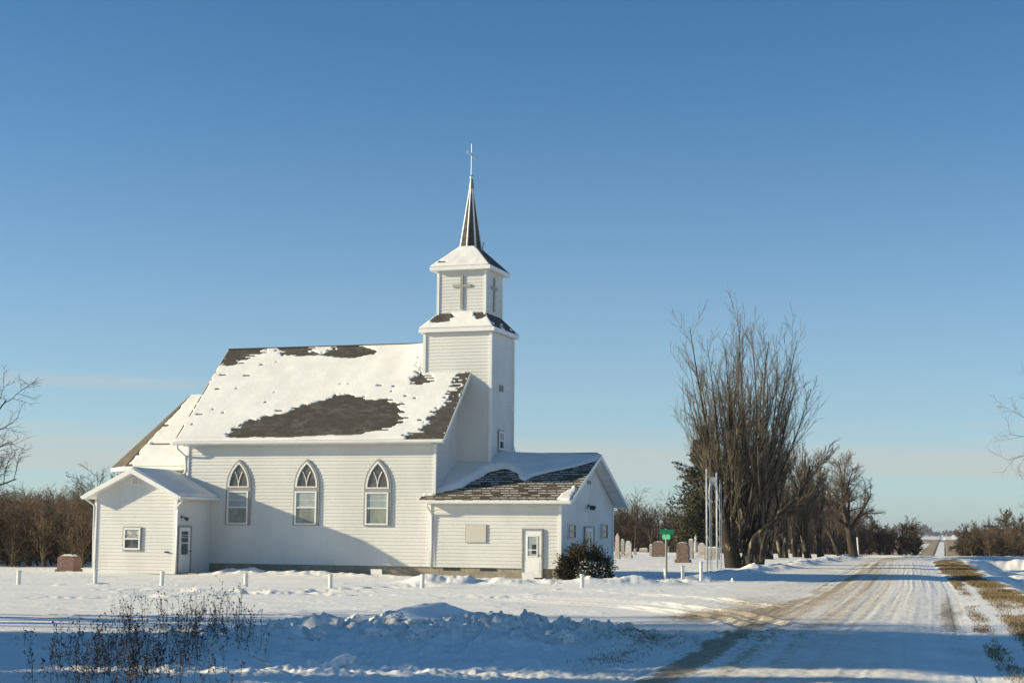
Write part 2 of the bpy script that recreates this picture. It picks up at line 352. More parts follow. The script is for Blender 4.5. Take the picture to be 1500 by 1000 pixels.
# ------------------------------------------------------------------ terrain
RY = np.array([-60, 0, 21, 32, 57, 90, 115, 135, 160, 200, 300, 516, 1100, 1500, 4000.])
RX = np.array([1., -2.0, -3.0, -3.85, -5.45, -8.0, -10.0, -10.6, -11., -13.5, -19.2, -31.5, -65.5, -89., -240])
def road_x(y): return np.interp(y, RY, RX)
ZY = np.array([-100, 143, 160, 420, 516, 1100, 1500, 2600, 9000.]); ZZ = np.array([0, 0, -.35, -4.7, -3.95, -2.2, -1.1, .6, .6])
BANK = [(-14.5, 25.3), (-12.6, 25.8), (-11, 26.4), (-9.7, 27.2), (-8.3, 28.4), (-6.7, 29.0)]
WIND = [(-17.5, 54.5), (-13.6, 57), (-13.2, 66), (-13.8, 80), (-14.3, 95), (-14.6, 110), (-14.8, 128)]
def height(x, y, road=False):
    u = x-road_x(y)
    z = np.interp(y, ZY, ZZ)
    near = 1-sm(y, 250, 400)
    off = sm(np.abs(u), 2.2, 3.2)
    z = z+near*off*(.05*fbm(x*.25, y*.25, 3, 1)+.016*fbm(x*.6, y*1.0, 3, 5)+.022*np.maximum(fbm(x*1.4, y*1.8, 4, 6, .62)-.42, 0)*3)
    # ruts along the road and shoulder
    md = .35+1.3*np.maximum(vn(u*1.3, y*.05, 15)+.35, 0)
    z = z+near*(1-off)*(md*(.012*vn(u*4.5+.25*vn(u, y*.1, 16), y*.018, 11)+.011*vn(u*11+.4*vn(u, y*.2, 17), y*.04, 12)+.009*vn(u*23, y*.13, 14))+.011*fbm(u*8, y*5, 3, 13))
    z = z+near*.05*(1-sm(np.abs(u), 1.0, 2.3))
    # plough bank in front
    d, sd, t = seg_dist(x, y, BANK)
    endf = sm(t, -.1, 1.5)*(1-sm(t, 7.2, 9.0))
    prof = np.where(sd > 0, np.exp(-(d/.85)**2), np.exp(-(d/3.1)**2))
    lum = fbm(x*1.7, y*1.7, 4, 21, .6)
    z = z+endf*prof*(.21+.16*vn(t*1.3, 0*t, 8)+.22*lum+.16*(.3-np.abs(fbm(x*1.3, y*2.2, 3, 28))*2))+prof*(.19*fbm(x*4.3, y*4.3, 3, 25)+.10*np.maximum(fbm(x*6.5, y*6.5, 2, 27)-.1, 0)*2)
    # apron of crusty snow between bank and verge
    ap = np.exp(-((x+9.5)/4.5)**2-((y-21.5)/4)**2)
    z = z+ap*.13*np.maximum(fbm(x*2.6, y*2.6, 4, 31, .6), -.1)+ap*.05*fbm(x*9, y*9, 2, 33)
    # drift crest behind the bank
    ax, ay = x+13.0, y-33.8; p = ax*.35+ay*.94; q = ax*.94-ay*.35
    z = z+.30*np.exp(-(p/1.05)**2)*np.where(q < 0, np.exp(-(q/.85)**2), np.exp(-(q/.3)**2))*(1+.6*fbm(x*1.2, y*1.2, 3, 85))
    # windrow between church yard and road
    d, sd, t = seg_dist(x, y, WIND)
    z = z+np.exp(-(d/(.85+.4*vn(t*.2, t*0, 3)))**2)*(.19+.22*vn(t*.45, t*0, 41)+.24*fbm(x*1.1, y*1.1, 4, 42))*sm(t, 0, 3)
    # small plough piles by the church front
    for cx, cy, a, rx, ry in ((-20.6, 53.8, .26, .9, 1.1), (-19.2, 54.6, .18, 1.5, .8), (-17.6, 54.8, .16, 1.4, .8), (-21.6, 54.2, .16, .8, .8), (-32.2, 60.3, .2, 1.2, 1.0), (-30.5, 60.6, .16, 2.4, .9), (-26.8, 60.8, .12, 2.4, .9)):
        z = z+a*.72*np.exp(-((x-cx)/rx)**2-((y-cy)/ry)**2)*(1+1.5*fbm(x*1.7, y*1.7, 3, 51))
    # trampled paths
    for pts, w in (([(-25.5, 38), (-23, 42), (-21.5, 46.5), (-20.8, 52)], .8), ([(-27.5, 43.5), (-23.5, 44.6), (-19, 44.0), (-15, 45)], .6), ([(-22, 55.5), (-20, 57), (-19.3, 61)], .5)):
        d, sd, t = seg_dist(x, y, pts)
        z = z+np.exp(-(d/w)**2)*(-.05+.13*fbm(x*2.1, y*2.1, 3, 61))
    # wheel tracks swinging into the yard
    for pts in ([(-4.9, 30), (-7.2, 36.5), (-10.2, 40.6), (-14.5, 43), (-21, 44.6), (-30, 45)], [(-4.9, 32.5), (-7.0, 38.4), (-9.8, 42.6), (-14.3, 45.2), (-21, 46.6), (-30, 47)], [(-6.6, 42), (-9, 46), (-12.0, 49), (-15, 50.6)]):
        d, sd, t = seg_dist(x, y, pts)
        z = z+.07*np.exp(-((d-.26)/.13)**2)*(.4+1.1*np.abs(vn(t*.6, t*0, 71)))-.03*np.exp(-(d/.18)**2)
    # ditch on the right
    z = z-near*(1-sm(y, 132, 138))*sm(u, 4.5, 7.2)*(1-sm(u, 8.5, 11.5))*(1.0+.25*fbm(x*.4, y*.3, 3, 81))
    z = z+near*sm(u, 4.2, 5.5)*(.30*fbm(x*.45, y*.16, 4, 82)+.10*fbm(x*1.6, y*.8, 3, 83))
    if not road: z = z-.035*(1-sm(np.abs(u), 1.65, 2.15))*(y > 4)*(y < 136)-(.12+.0002*y)*(1-sm(np.abs(u), 1.5, 1.9))*(y > 160)
    return z
def masks(x, y):
    u = x-road_x(y); nb = fbm(x*.35, y*.12, 3, 91)
    st = vn(u*3.2, y*.035, 92)+.6*vn(u*7, y*.08, 93)
    near = (y < 139)
    ul = u+2.25+.35*nb; k = np.interp(y, [0, 33, 42, 60, 140], [1.0, 1.0, .92, .86, .8])
    g = sm(ul+.5*fbm(x*1.1, y*.5, 3, 105), -.15, .55)*np.clip(1-ul/2.4, 0, 1)**.8*k*(.74+.9*st+.35*fbm(x*2, y*.8, 3, 106))
    g = g+.30*np.exp(-((u+.6)/.6)**2)*(.4+st)
    g = g+np.exp(-((u-2.3)/.8)**2)*(.30+.35*st+.5*nb)*sm(y, 30, 34)*(1-sm(y, 50, 66))
    g = g+.30*np.exp(-((u+3.4)/1.3)**2)*(.5+1.6*nb)*(y > 30)*(y < 75)
    g = g+.30*np.exp(-((x+12.5)/4.0)**2-((y-40.2)/2.0)**2)*(1+nb)+.30*np.exp(-((u+3.2)/1.0)**2)*sm(y, 33, 37)*(1-sm(y, 46, 52))*(1+nb)
    g = g+.52*np.exp(-((u-2.6)/.9)**2-((y-27.3)/2.9)**2)*(.8+.9*nb+.4*st)
    g = g+.2*np.exp(-((u-1.75)/.6)**2-((y-38)/6)**2)*(.9+st)
    d, sd, t = seg_dist(x, y, BANK)
    g = g+.34*np.exp(-(d/1.5)**2)*(.4+1.4*fbm(x*1.3, y*1.3, 3, 95))+.45*np.exp(-((x+6.7)/.9)**2-((y-27.3)/1.4)**2)
    g = g+.42*np.exp(-((x+6.2)/.45)**2-((y-23.8)/2)**2)
    g = np.clip(g, 0, 1)*near
    s = sm(u+.7*fbm(x*.8, y*.25, 4, 96), 2.3, 3.1)*(1-sm(u+1.1*fbm(x*.5, y*.2, 4, 97), 4.0, 4.8))*(.34+.40*sm(y, 34, 60)+.7*nb+.6*vn(u*2.5, y*.03, 98)+.5*fbm(x*1.2, y*.5, 3, 99))
    s = s*(1-.85*np.exp(-((u-3.05)/.22)**2)*(y < 70))
    s = s*(1-sm(y, 132, 137))
    far = (y > 150)
    fb = fbm(x*.02, y*.01, 3, 101)
    sfar = np.where((np.abs(u) < 1.5) & (y < 1050+60*fb), .05, np.where(np.abs(u) < 14+16*fb, .95+.3*fb, .62+.9*fb))*(1-sm(y, 1280, 1340))
    sfar = np.where((u < -6) & (u > -11) & (y > 420) & (y < 900), .3+fb, sfar)
    wood = .45*sm(-x, 43, 48)*(y < 110)*(.6+1.5*nb)
    cem = .3*(y > 146)*(y <= 165)
    s = np.where(far, sfar, s)+wood+np.where((y > 141.5) & (y < 152) & (u < -2), .8, 0)+cem*0
    dust = np.exp(-((u+.6)/1.8)**2)*(.62+.7*st+.5*nb+1.3*np.maximum(vn(u*13+.5*vn(u, y*.15, 104), y*.022, 103)-.12, 0))*near+.25*np.exp(-((u+3.5)/2.2)**2)*near*(y > 25)+.3*np.exp(-(d/2.6)**2)*(.5+nb)
    return np.clip(g, 0, 1), np.clip(s, 0, 1), np.clip(dust, 0, 1)
def terrain():
    a0 = np.concatenate([np.linspace(-180, -60, 50)[:-1], np.linspace(-60, -38, 90)[:-1], np.linspace(-38, 4, 1150)[:-1], np.linspace(4, 30, 120)[:-1], np.linspace(30, 180, 60)[:-1]])
    r = [2.5]
    while r[-1] < 4200:
        q = r[-1]; r.append(q*(1.03 if q < 12 else 1.0042 if q < 75 else 1.006 if q < 190 else 1.02 if q < 1600 else 1.08))
    r = np.array(r); A, Rr = np.meshgrid(np.radians(a0), r)
    x = Rr*np.sin(A); y = Rr*np.cos(A)
    z = height(x, y); g, s, du = masks(x, y)
    n, m = x.shape; idx = np.arange(n*m).reshape(n, m); nx = np.roll(idx, -1, 1)
    Fc = np.stack([idx[:-1], nx[:-1], nx[1:], idx[1:]], -1).reshape(-1, 4)
    V = np.stack([x, y, z], -1).reshape(-1, 3)
    # close the small hole under the camera
    V = np.concatenate([V, [[0, 0, float(height(np.array(0.), np.array(0.)))]]]); c = len(V)-1
    Fc = np.concatenate([Fc, np.stack([np.full(m, c), nx[0], idx[0], idx[0]], -1)[:0]])
    ob = npmesh('ground', V, Fc, 'snow_ground', smooth=True, attrs={'gravel': np.append(g.ravel(), 0), 'grass': np.append(s.ravel(), .3), 'dust': np.append(du.ravel(), 0)})
    tag(ob, kind='structure')
    mb = MB(); mb.lathe((0, 0, -.4), [(2.6, 0), (2.6, .36)], 24); o = mb.build('ground_patch', 'snow_ground'); tag(o, kind='structure')
terrain()
def strip(name, ys, us, road=True, lift=.004):
    U, Y = np.meshgrid(us, ys); X = U+road_x(Y)
    Z = height(X, Y, True)+lift
    g, s, du = masks(X, Y)
    n, m = X.shape; idx = np.arange(n*m).reshape(n, m)
    Fc = np.stack([idx[:-1, :-1], idx[:-1, 1:], idx[1:, 1:], idx[1:, :-1]], -1).reshape(-1, 4)
    ob = npmesh(name, np.stack([X, Y, Z], -1).reshape(-1, 3), Fc, 'snow_ground', smooth=True, attrs={'gravel': g, 'grass': s, 'dust': du})
    return tag(ob, kind='structure')
ys = [4.]
while ys[-1] < 136: ys.append(ys[-1]+max(.05, ys[-1]*.0035))
strip('road', np.array(ys), np.linspace(-2.15, 2.15, 110))
strip('far_road', np.concatenate([np.linspace(150, 420, 60), np.linspace(424, 1105, 90)]), np.linspace(-1.5, 1.5, 9), lift=.02)
def crossroad():
    xs = np.concatenate([np.linspace(-90, -24, 80), np.linspace(-23.5, 6, 160), np.linspace(6.5, 80, 60)])
    Yg, X = np.meshgrid(np.linspace(-3, 3, 25), xs, indexing='ij'); Y = 139.6+Yg+.02*X
    Z = np.interp(Y, ZY, ZZ)+.16*(1-sm(np.abs(Yg), 2.0, 3.0))-.05+.03*fbm(X*.3, Y*1.5, 3, 111)+.05*np.exp(-((np.abs(Yg)-2.1)/.4)**2)*(1+fbm(X, Y, 3, 112))
    n, m = X.shape; idx = np.arange(n*m).reshape(n, m)
    Fc = np.stack([idx[:-1, :-1], idx[:-1, 1:], idx[1:, 1:], idx[1:, :-1]], -1).reshape(-1, 4)
    gv = .25+.5*np.abs(fbm(X*.1, Y, 3, 113))
    ob = npmesh('cross_road', np.stack([X, Y, Z], -1).reshape(-1, 3), Fc[:, ::-1], 'snow_ground', smooth=True, attrs={'gravel': gv*.8, 'grass': gv*0, 'dust': gv*.5})
    tag(ob, kind='structure')
crossroad()
def gz(x, y): return float(height(np.array(float(x)), np.array(float(y))))

# ------------------------------------------------------------------ the church
YW = 62.0                                   # front wall plane of the nave
CH = empty('church', (-29.6, 66.2, 0), 'white clapboard country church with a steeple and snow on its roofs', 'church')
class Face:
    def __init__(s, axis, val, sgn): s.ax, s.v, s.s = axis, val, sgn
    def __call__(s, a, z, d):
        return np.array([a, s.v+s.s*d, z]) if s.ax == 'y' else np.array([s.v+s.s*d, a, z])
def front(y): return Face('y', y, -1)
def back(y): return Face('y', y, 1)
def right(x): return Face('x', x, 1)
def left(x): return Face('x', x, -1)
def siding(mb, fa, z0, z1, ufn, pitch=.145, lip=.023):
    z = z0
    while z < z1-1e-6:
        zt = min(z+pitch, z1); a0, a1 = ufn(z); b0, b1 = ufn(zt)
        if a1-a0 > .02:
            if b1 < b0: b0 = b1 = (b0+b1)/2
            P = [fa(a0, z, lip), fa(a1, z, lip), fa(b1, zt, .002), fa(b0, zt, .002), fa(a0, z, .0), fa(a1, z, .0)]
            flip = (fa.ax == 'y') == (fa.s > 0)
            fs = [(0, 1, 2, 3), (4, 5, 1, 0)]
            mb.add(P, [f[::-1] for f in fs] if flip else fs)
        z = zt
def const(a, b): return lambda z: (a, b)
def gable(a0, a1, zE, zR):
    c = (a0+a1)/2; h = (a1-a0)/2
    return lambda z: (a0, a1) if z <= zE else (c-h*(zR-z)/(zR-zE), c+h*(zR-z)/(zR-zE))
def corners(pts, z0, z1, parent, w=.12):
    for x, y in pts: mb = MB(); mb.box(x-w/2, x+w/2, y-w/2, y+w/2, z0, z1); mb.build('corner_board', 'white_trim', parent)
def part(mb, name, mats, parent=CH, smooth=False): return mb.build(name, mats, parent, smooth=smooth)

# dimensions
NX0, NX1, NY0, NY1 = -35.42, -23.9, YW, 70.4
RXL, RXR, EY, RYC, EZ, RZ = -35.88, -23.36, 61.5, 66.2, 5.62, 10.16
SL = (RZ-EZ)/(RYC-EY)
zwall = lambda zE, ov, sl: zE+ov*sl
mb = MB()
zt = EZ+.5*SL-.14
siding(mb, front(NY0), .42, 5.5, const(NX0, NX1)); siding(mb, back(NY1), .42, 5.5, const(NX0, NX1))
gz_ = gable(NY0, NY1, zt-.35, RZ-.16)
siding(mb, right(NX1), .42, RZ-.2, gz_); siding(mb, left(NX0), .42, RZ-.2, gz_)
nave = part(mb, 'nave_wall', 'siding')
corners(((NX0, NY0), (NX1, NY0), (NX0, NY1), (NX1, NY1)), .42, 5.45, nave)
mb = MB(); mb.box(NX0+.04, NX1-.04, NY0+.04, NY1-.04, -.4, .42); part(mb, 'foundation', 'concrete_block')

def slab(mb, A, B, C, D, th, m_top=0, m_side=1, uv=None, uvs=None):
    # A,B = eave edge (left, right), C,D = upper edge (right, left); th measured straight down
    A, B, C, D = [np.array(p, float) for p in (A, B, C, D)]; dn = np.array([0, 0, -th])
    if uvs is None:
        L = np.linalg.norm(B-A); e = (B-A)/L; v0 = (D-A)-e*((D-A)@e); vl = np.linalg.norm(v0); v = v0/vl
        q = lambda p: (float((p-A)@e), float((p-A)@v)); uvs = [q(p) for p in (A, B, C, D)]
    mb.quad(A, B, C, D, m_top, uvs)
    a, b, c, d = A+dn, B+dn, C+dn, D+dn
    mb.add([A, B, C, D, a, b, c, d], [(4, 7, 6, 5), (0, 4, 5, 1), (1, 5, 6, 2), (3, 2, 6, 7), (0, 3, 7, 4)], m_side)
def snowsheet(name, A, B, D, fn, parent, res=.045, smooth=True, matn='snow', C=None):
    A, B, D = [np.array(p, float) for p in (A, B, D)]
    L = np.linalg.norm(B-A); e = (B-A)/L; v0 = (D-A)-e*((D-A)@e); hl = np.linalg.norm(v0); v = v0/hl; nrm = np.cross(e, v)
    if nrm[2] < 0: nrm = -nrm
    nu, nv = max(int(L/res), 4), max(int(hl/res), 4)
    U, Vv = np.meshgrid(np.linspace(0, L, nu), np.linspace(0, hl, nv)); T = fn(U, Vv, L, hl)
    P = A+U[..., None]*e+Vv[..., None]*v+T[..., None]*nrm
    idx = np.arange(nu*nv).reshape(nv, nu)
    Fc = np.stack([idx[:-1, :-1], idx[:-1, 1:], idx[1:, 1:], idx[1:, :-1]], -1).reshape(-1, 4)
    keep = (T.ravel()[Fc] > -.025).any(1); Fc = Fc[keep]
    if len(Fc) == 0: return None
    return npmesh(name, P.reshape(-1, 3), Fc, matn, parent, smooth=smooth)
def blur(T, k=1):
    for _ in range(k):
        P = np.pad(T, 1, mode='edge'); T = (P[1:-1, 1:-1]*2+P[:-2, 1:-1]+P[2:, 1:-1]+P[1:-1, :-2]+P[1:-1, 2:])/6
    return T
def jag(U, V, amp=.32, row=.14, seed=0):
    r = np.floor(V/row)
    return U+amp*(1.15*vn(U*1.4, r*1.7, seed)+.9*vn(U*4.5, r*2.3, seed+3)+.5*vn(U*11, r*3.3, seed+4)), V+.5*row*vn(U*2.5, V*2, seed+5)+.09*vn(U*.9, V*.9, seed+6)
def plane_uv(A, B, D, pts):
    A, B, D = [np.array(p, float) for p in (A, B, D)]
    e = (B-A)/np.linalg.norm(B-A); v = (D-A)-e*((D-A)@e); v /= np.linalg.norm(v); n = np.cross(e, v); out = []
    for x, y in pts:
        d = CF+CR*(x-750)/F-CU*(y-500)/F; P = CP+d*(((A-CP)@n)/(d@n)); out.append(((P-A)@e, (P-A)@v))
    return out
TH = .16
mb = MB()
A, B, C, D = (RXL, EY, EZ), (RXR, EY, EZ), (RXR, RYC, RZ), (RXL, RYC, RZ)
slab(mb, A, B, C, D, TH)
A2, B2, C2, D2 = (RXR, 2*RYC-EY, EZ), (RXL, 2*RYC-EY, EZ), (RXL, RYC+.001, RZ), (RXR, RYC+.001, RZ)
slab(mb, A2, B2, C2, D2, TH)
nroof = part(mb, 'nave_roof', ['shingle', 'white_trim'])
for y0, y1 in ((EY+.03, YW-.04), (NY1+.04, 2*RYC-EY-.03)): mb = MB(); mb.box(NX0, NX1, y0, y1, EZ-.19, EZ-.165); mb.build('soffit', 'soffit', nroof)
mb = MB(); mb.tube([(RXL, RYC, RZ+.0), (RXR, RYC, RZ+.0)], .05, 6); mb.build('ridge_cap', 'shingle', nroof)
def zoomed(pts, z, ox, oy): return [(ox+x/z, oy+y/z) for x, y in pts]
PA = [(250, 88), (425, 92), (415, 125), (345, 130), (330, 150), (285, 178), (250, 185), (205, 175)]
PB = [(490, 90), (640, 88), (655, 118), (690, 125), (725, 122), (745, 95), (800, 80), (905, 95), (958, 112), (930, 130), (850, 145), (790, 140), (700, 130), (640, 132), (590, 135), (540, 125), (515, 135)]
PC = [(240, 520), (290, 470), (380, 435), (500, 410), (600, 375), (700, 345), (790, 318), (850, 325), (930, 345), (1010, 335), (1060, 365), (1070, 395), (1090, 430), (1060, 460), (980, 490), (900, 495), (820, 511), (700, 513), (520, 526), (380, 524), (300, 530)]
PD = [(1165, 165), (1172, 215), (1215, 250), (1180, 272), (1130, 265), (1150, 210)]
PE = [(1350, 232), (1375, 208), (1405, 208), (1290, 560), (1085, 548), (1095, 515), (1160, 497), (1200, 455), (1225, 415), (1250, 385), (1310, 345), (1340, 280)]
NP = [plane_uv(A, B, D, zoomed(p, 3.2609, 260, 480)) for p in (PA, PB, PC, PD, PE)]
def nave_snow(U, V, L, h):
    u, v = jag(U, V, .48, .085, 3)
    bare = np.zeros(U.shape, bool)
    for p in NP: bare |= inpoly(u, v, p)
    r = np.floor(V/.14)
    r2 = np.floor(V/.085); streak = vn(U*1.6, r2*3.1, 31)+.5*vn(U*5, r2*5, 33)
    thr = .625-.20*sm(U, L-3.2, L-.5)*sm(V, 3.5, 4.5)-.16*(1-sm(U, .2, 1.4))*sm(V, .5, 1.5)-.08*np.exp(-((V-3.1)/.5)**2)*sm(U, 6, 9)
    bare |= (streak > thr) & (V > .35)
    bare |= (U < .05+.07*vn(r*1.3, U*0, 35)) & (vn(r*.9, U*0, 36) > -.1)
    t = np.where(bare, -.05, .03+.015*fbm(U*1.2, V*1.2, 3, 37)+.06*np.exp(-((U-10.0)/.55)**2)*sm(V, 3.6, 4.6)+.05*np.exp(-(V/.25)**2))
    t = blur(t, 1)
    e = np.minimum.reduce([V/.03, (L-U)/.03, U/.03, (h-V)/.02]); return np.where(e < 1, -.06+.06*e, t)
snowsheet('roof_snow', A, B, D, nave_snow, nroof, .04)
full = lambda th=.06, seed=0, ed=.08: (lambda U, V, L, h: np.where(np.minimum.reduce([V, L-U, U, h-V+.05]) < .012, -.03, (th+.3*th*fbm(U*.8, V*.8, 3, seed))*sm(np.minimum.reduce([V+.02, L-U+.02, U+.02]), 0, ed)))
snowsheet('roof_snow', A2, B2, D2, full(.06, 5), nroof, .1)
def gutter(x0, x1, y, z, parent, nm='gutter'):
    mb = MB(); s = -1
    mb.extr([(x0, y, z-.02), (x0, y-.085, z-.02), (x0, y-.105, z-.05), (x0, y-.085, z-.115), (x0, y-.06, z-.145), (x0, y, z-.145)], (x1-x0, 0, 0))
    return mb.build(nm, 'white_trim', parent)
gutter(RXL, RXR, EY-.003, EZ+.01, CH)
for x in (RXL-.022, RXR+.003):
    for ys in (EY, 2*RYC-EY):
        mb = MB(); mb.extr([(x, ys, EZ+.0), (x, RYC, RZ+.0), (x, RYC, RZ-.22), (x, ys, EZ-.20)], (.019, 0, 0)); mb.build('rake_board', 'white_trim', nroof)

# ---- tower
TX0, TX1, TY0, TY1 = -25.48, -22.43, 64.65, 67.68
TCX, TCY = (TX0+TX1)/2, (TY0+TY1)/2
mb = MB()
for fa, a, b in ((front(TY0), TX0, TX1), (back(TY1), TX0, TX1), (right(TX1), TY0, TY1), (left(TX0), TY0, TY1)): siding(mb, fa, .42, 10.42, const(a, b))
tower = part(mb, 'tower_wall', 'siding')
corners([(x, y) for x in (TX0, TX1) for y in (TY0, TY1)], .42, 10.40, tower, .125)
mb = MB(); mb.box(TX0+.04, TX1-.04, TY0+.04, TY1-.04, -.4, .42); part(mb, 'foundation', 'concrete_block')
def hiproof(nm, cx, cy, h0, h1, z0, z1, fas, matn='shingle'):
    # square hipped skirt from half-width h0 at z0 up to h1 at z1, boxed eave of height fas
    mb = MB()
    for (dx, dy) in ((0, -1), (1, 0), (0, 1), (-1, 0)):
        e = np.array([-dy, dx, 0.]); n = np.array([dx, dy, 0.]); c = np.array([cx, cy, 0])
        a = c+n*h0-e*h0+[0, 0, z0]; b = c+n*h0+e*h0+[0, 0, z0]; q = c+n*h1+e*h1+[0, 0, z1]; d = c+n*h1-e*h1+[0, 0, z1]
        sl = math.hypot(h0-h1, z1-z0)
        mb.quad(a, b, q, d, 0, [(0, 0), (2*h0, 0), (h0+h1, sl), (h0-h1, sl)])
        dn = np.array([0, 0, -fas]); w = n*-.0
        mb.quad(a, a+dn, b+dn, b, 1)
        k0 = c+n*(h0-.42)-e*(h0-.42)+[0, 0, z0-fas]; k1 = c+n*(h0-.42)+e*(h0-.42)+[0, 0, z0-fas]
        mb.quad(a+dn, k0, k1, b+dn, 2)
    mb.add([(cx-h1, cy-h1, z1), (cx+h1, cy-h1, z1), (cx+h1, cy+h1, z1), (cx-h1, cy+h1, z1)], [(0, 1, 2, 3)], 0)
    return part(mb, nm, [matn, 'white_trim', 'soffit'])
def hipsnow(ro, cx, cy, h0, h1, z0, z1, d, fn, res=.03):
    dx, dy = d; e = np.array([-dy, dx, 0.]); n = np.array([dx, dy, 0.]); c = np.array([cx, cy, 0])
    a = c+n*h0-e*h0+[0, 0, z0]; b = c+n*h0+e*h0+[0, 0, z0]; q = c+n*h1-e*h0+[0, 0, z1]
    k = (h0-h1)
    def f(U, V, L, h):
        t = fn(U, V, L, h); ed = np.minimum(U-k*V/h, L-k*V/h-U); lim = np.minimum(ed, np.minimum(V, h-V+.03))
        return np.where(lim < .01, -.06, np.minimum(t, lim*.9))
    return snowsheet('roof_snow', a, b, q, f, ro, res), (a, b, q)
B0, B1, BZ0, BZ1 = 1.74, 1.0, 10.60, 11.42
lroof = hiproof('tower_skirt_roof', TCX, TCY, B0, B1, BZ0, BZ1, .17)
e_a = (TCX-B0, TCY-B0, BZ0); e_b = (TCX+B0, TCY-B0, BZ0); e_q = (TCX-B0, TCY-B1, BZ1)
LP = [plane_uv(e_a, e_b, e_q, zoomed(p, 7.694, 600, 370)) for p in (
    [(330, 668), (390, 680), (440, 678), (470, 700), (540, 722), (480, 745), (500, 765), (440, 780), (320, 795), (240, 790), (235, 745), (290, 710)],
    [(735, 668), (790, 652), (830, 655), (868, 710), (820, 740), (765, 760), (730, 715)], [(160, 770), (200, 760), (200, 778), (165, 785)])]
def skirt_snow(U, V, L, h):
    u, v = jag(U, V, .16, .12, 71); bare = np.zeros(U.shape, bool)
    for p in LP: bare |= inpoly(u, v, p)
    bare |= (vn(U*1.6, np.floor(V/.12)*3, 72) > .44) & (V > .2)
    return blur(np.where(bare, -.05, .05+.02*fbm(U*2, V*2, 3, 73)), 1)
hipsnow(lroof, TCX, TCY, B0, B1, BZ0, BZ1, (0, -1), skirt_snow)
hipsnow(lroof, TCX, TCY, B0, B1, BZ0, BZ1, (-1, 0), lambda U, V, L, h: .04+.03*fbm(U*2, V*2, 3, 74))
hipsnow(lroof, TCX, TCY, B0, B1, BZ0, BZ1, (1, 0), lambda U, V, L, h: blur(np.where((vn(U*2, V*6, 75)+.5*(1-V/h) > .62), .03, -.05)))
# belfry
BH = 1.09; BX0, BX1, BY0, BY1 = TCX-BH, TCX+BH, TCY-BH, TCY+BH
mb = MB()
for fa, a, b in ((front(BY0), BX0, BX1), (back(BY1), BX0, BX1), (right(BX1), BY0, BY1), (left(BX0), BY0, BY1)): siding(mb, fa, 11.05, 13.2, const(a, b))
belfry = part(mb, 'belfry_wall', 'siding')
corners([(x, y) for x in (BX0, BX1) for y in (BY0, BY1)], 11.05, 13.18, belfry, .11)
U0, U1, UZ0, UZ1 = 1.40, .40, 13.36, 14.36
uroof = hiproof('belfry_roof', TCX, TCY, U0, U1, UZ0, UZ1, .17)
hipsnow(uroof, TCX, TCY, U0, U1, UZ0, UZ1, (0, -1), lambda U, V, L, h: blur(np.where((vn(U*1.3, np.floor(V/.13)*3, 81) > .36) & (V > .05) & (V < .45), -.05, .045+.09*np.exp(-((h-V)/.2)**2)*(1+1.5*vn(U*3, V, 84))+.02*fbm(U*2, V*2, 3, 82))))
hipsnow(uroof, TCX, TCY, U0, U1, UZ0, UZ1, (-1, 0), lambda U, V, L, h: .045+.03*fbm(U*2, V*2, 3, 83))
# crosses on belfry
def crossplate(fa, a, z0, z1, zb, w, hw, parent):
    mb = MB(); t = w/2
    P = [(a-t, z0), (a+t, z0), (a+t, zb-t), (a+hw, zb-t), (a+hw, zb+t), (a+t, zb+t), (a+t, z1), (a-t, z1), (a-t, zb+t), (a-hw, zb+t), (a-hw, zb-t), (a-t, zb-t)]
    # three boxes so no concave caps
    mb.fbox(fa, a-t, a+t, z0, z1, .0, .075); mb.fbox(fa, a-hw, a-t, zb-t, zb+t, .0, .072); mb.fbox(fa, a+t, a+hw, zb-t, zb+t, .0, .072)
    return mb.build('cross', 'grey_cross', parent)
p0 = hit(677.2, 403.5, 1, BY0); p1 = hit(677, 453.5, 1, BY0); pb = hit(677, 418.8, 1, BY0)
crossplate(front(BY0), p0[0], p1[2], p0[2], pb[2], .125, .42, belfry)
crossplate(right(BX1), TCY-.02, p1[2], p0[2], pb[2], .125, .42, belfry)
crossplate(left(BX0), TCY, p1[2], p0[2], pb[2], .125, .42, belfry)
# spire: octagonal with white ribs, cap and cross
SZ0, SZ1, SR = 14.22, 17.1, .52
mb = MB(); ang = [math.pi*k/4 for k in range(8)]
top = .075
for k in range(8):
    a, b = ang[k], ang[(k+1) % 8]
    P = [(TCX+SR*math.cos(a), TCY+SR*math.sin(a), SZ0), (TCX+SR*math.cos(b), TCY+SR*math.sin(b), SZ0), (TCX+top*math.cos(b), TCY+top*math.sin(b), SZ1), (TCX+top*math.cos(a), TCY+top*math.sin(a), SZ1)]
    mb.quad(*P, 0, [(k*.4, 0), (k*.4+.4, 0), (k*.4+.22, 2.9), (k*.4+.18, 2.9)])
spire = part(mb, 'spire', 'shingle')
mb = MB()
for a in ang: mb.tube([(TCX+SR*math.cos(a), TCY+SR*math.sin(a), SZ0), (TCX+top*math.cos(a), TCY+top*math.sin(a), SZ1)], [.042, .03], 6)
mb.build('rib', 'white_trim', spire)
mb = MB(); mb.lathe((TCX, TCY, 0), [(.125, 17.05), (.10, 17.25), (.075, 17.48), (.03, 17.55)], 8); mb.build('spire_cap', 'cap_metal', spire)
mb = MB(); mb.lathe((TCX, TCY, 0), [(.08, 17.5), (.085, 17.62), (.04, 17.68), (.036, 18.2), (.034, 19.1), (.01, 19.13)], 10)
mb.box(TCX-.035, TCX+.035, TCY-.5, TCY+.5, 18.56, 18.66)
for s in (-1, 1): mb.box(TCX-.045, TCX+.045, TCY+s*.52-.05, TCY+s*.52+.05, 18.53, 18.69)
mb.build('spire_cross', 'steel', spire)
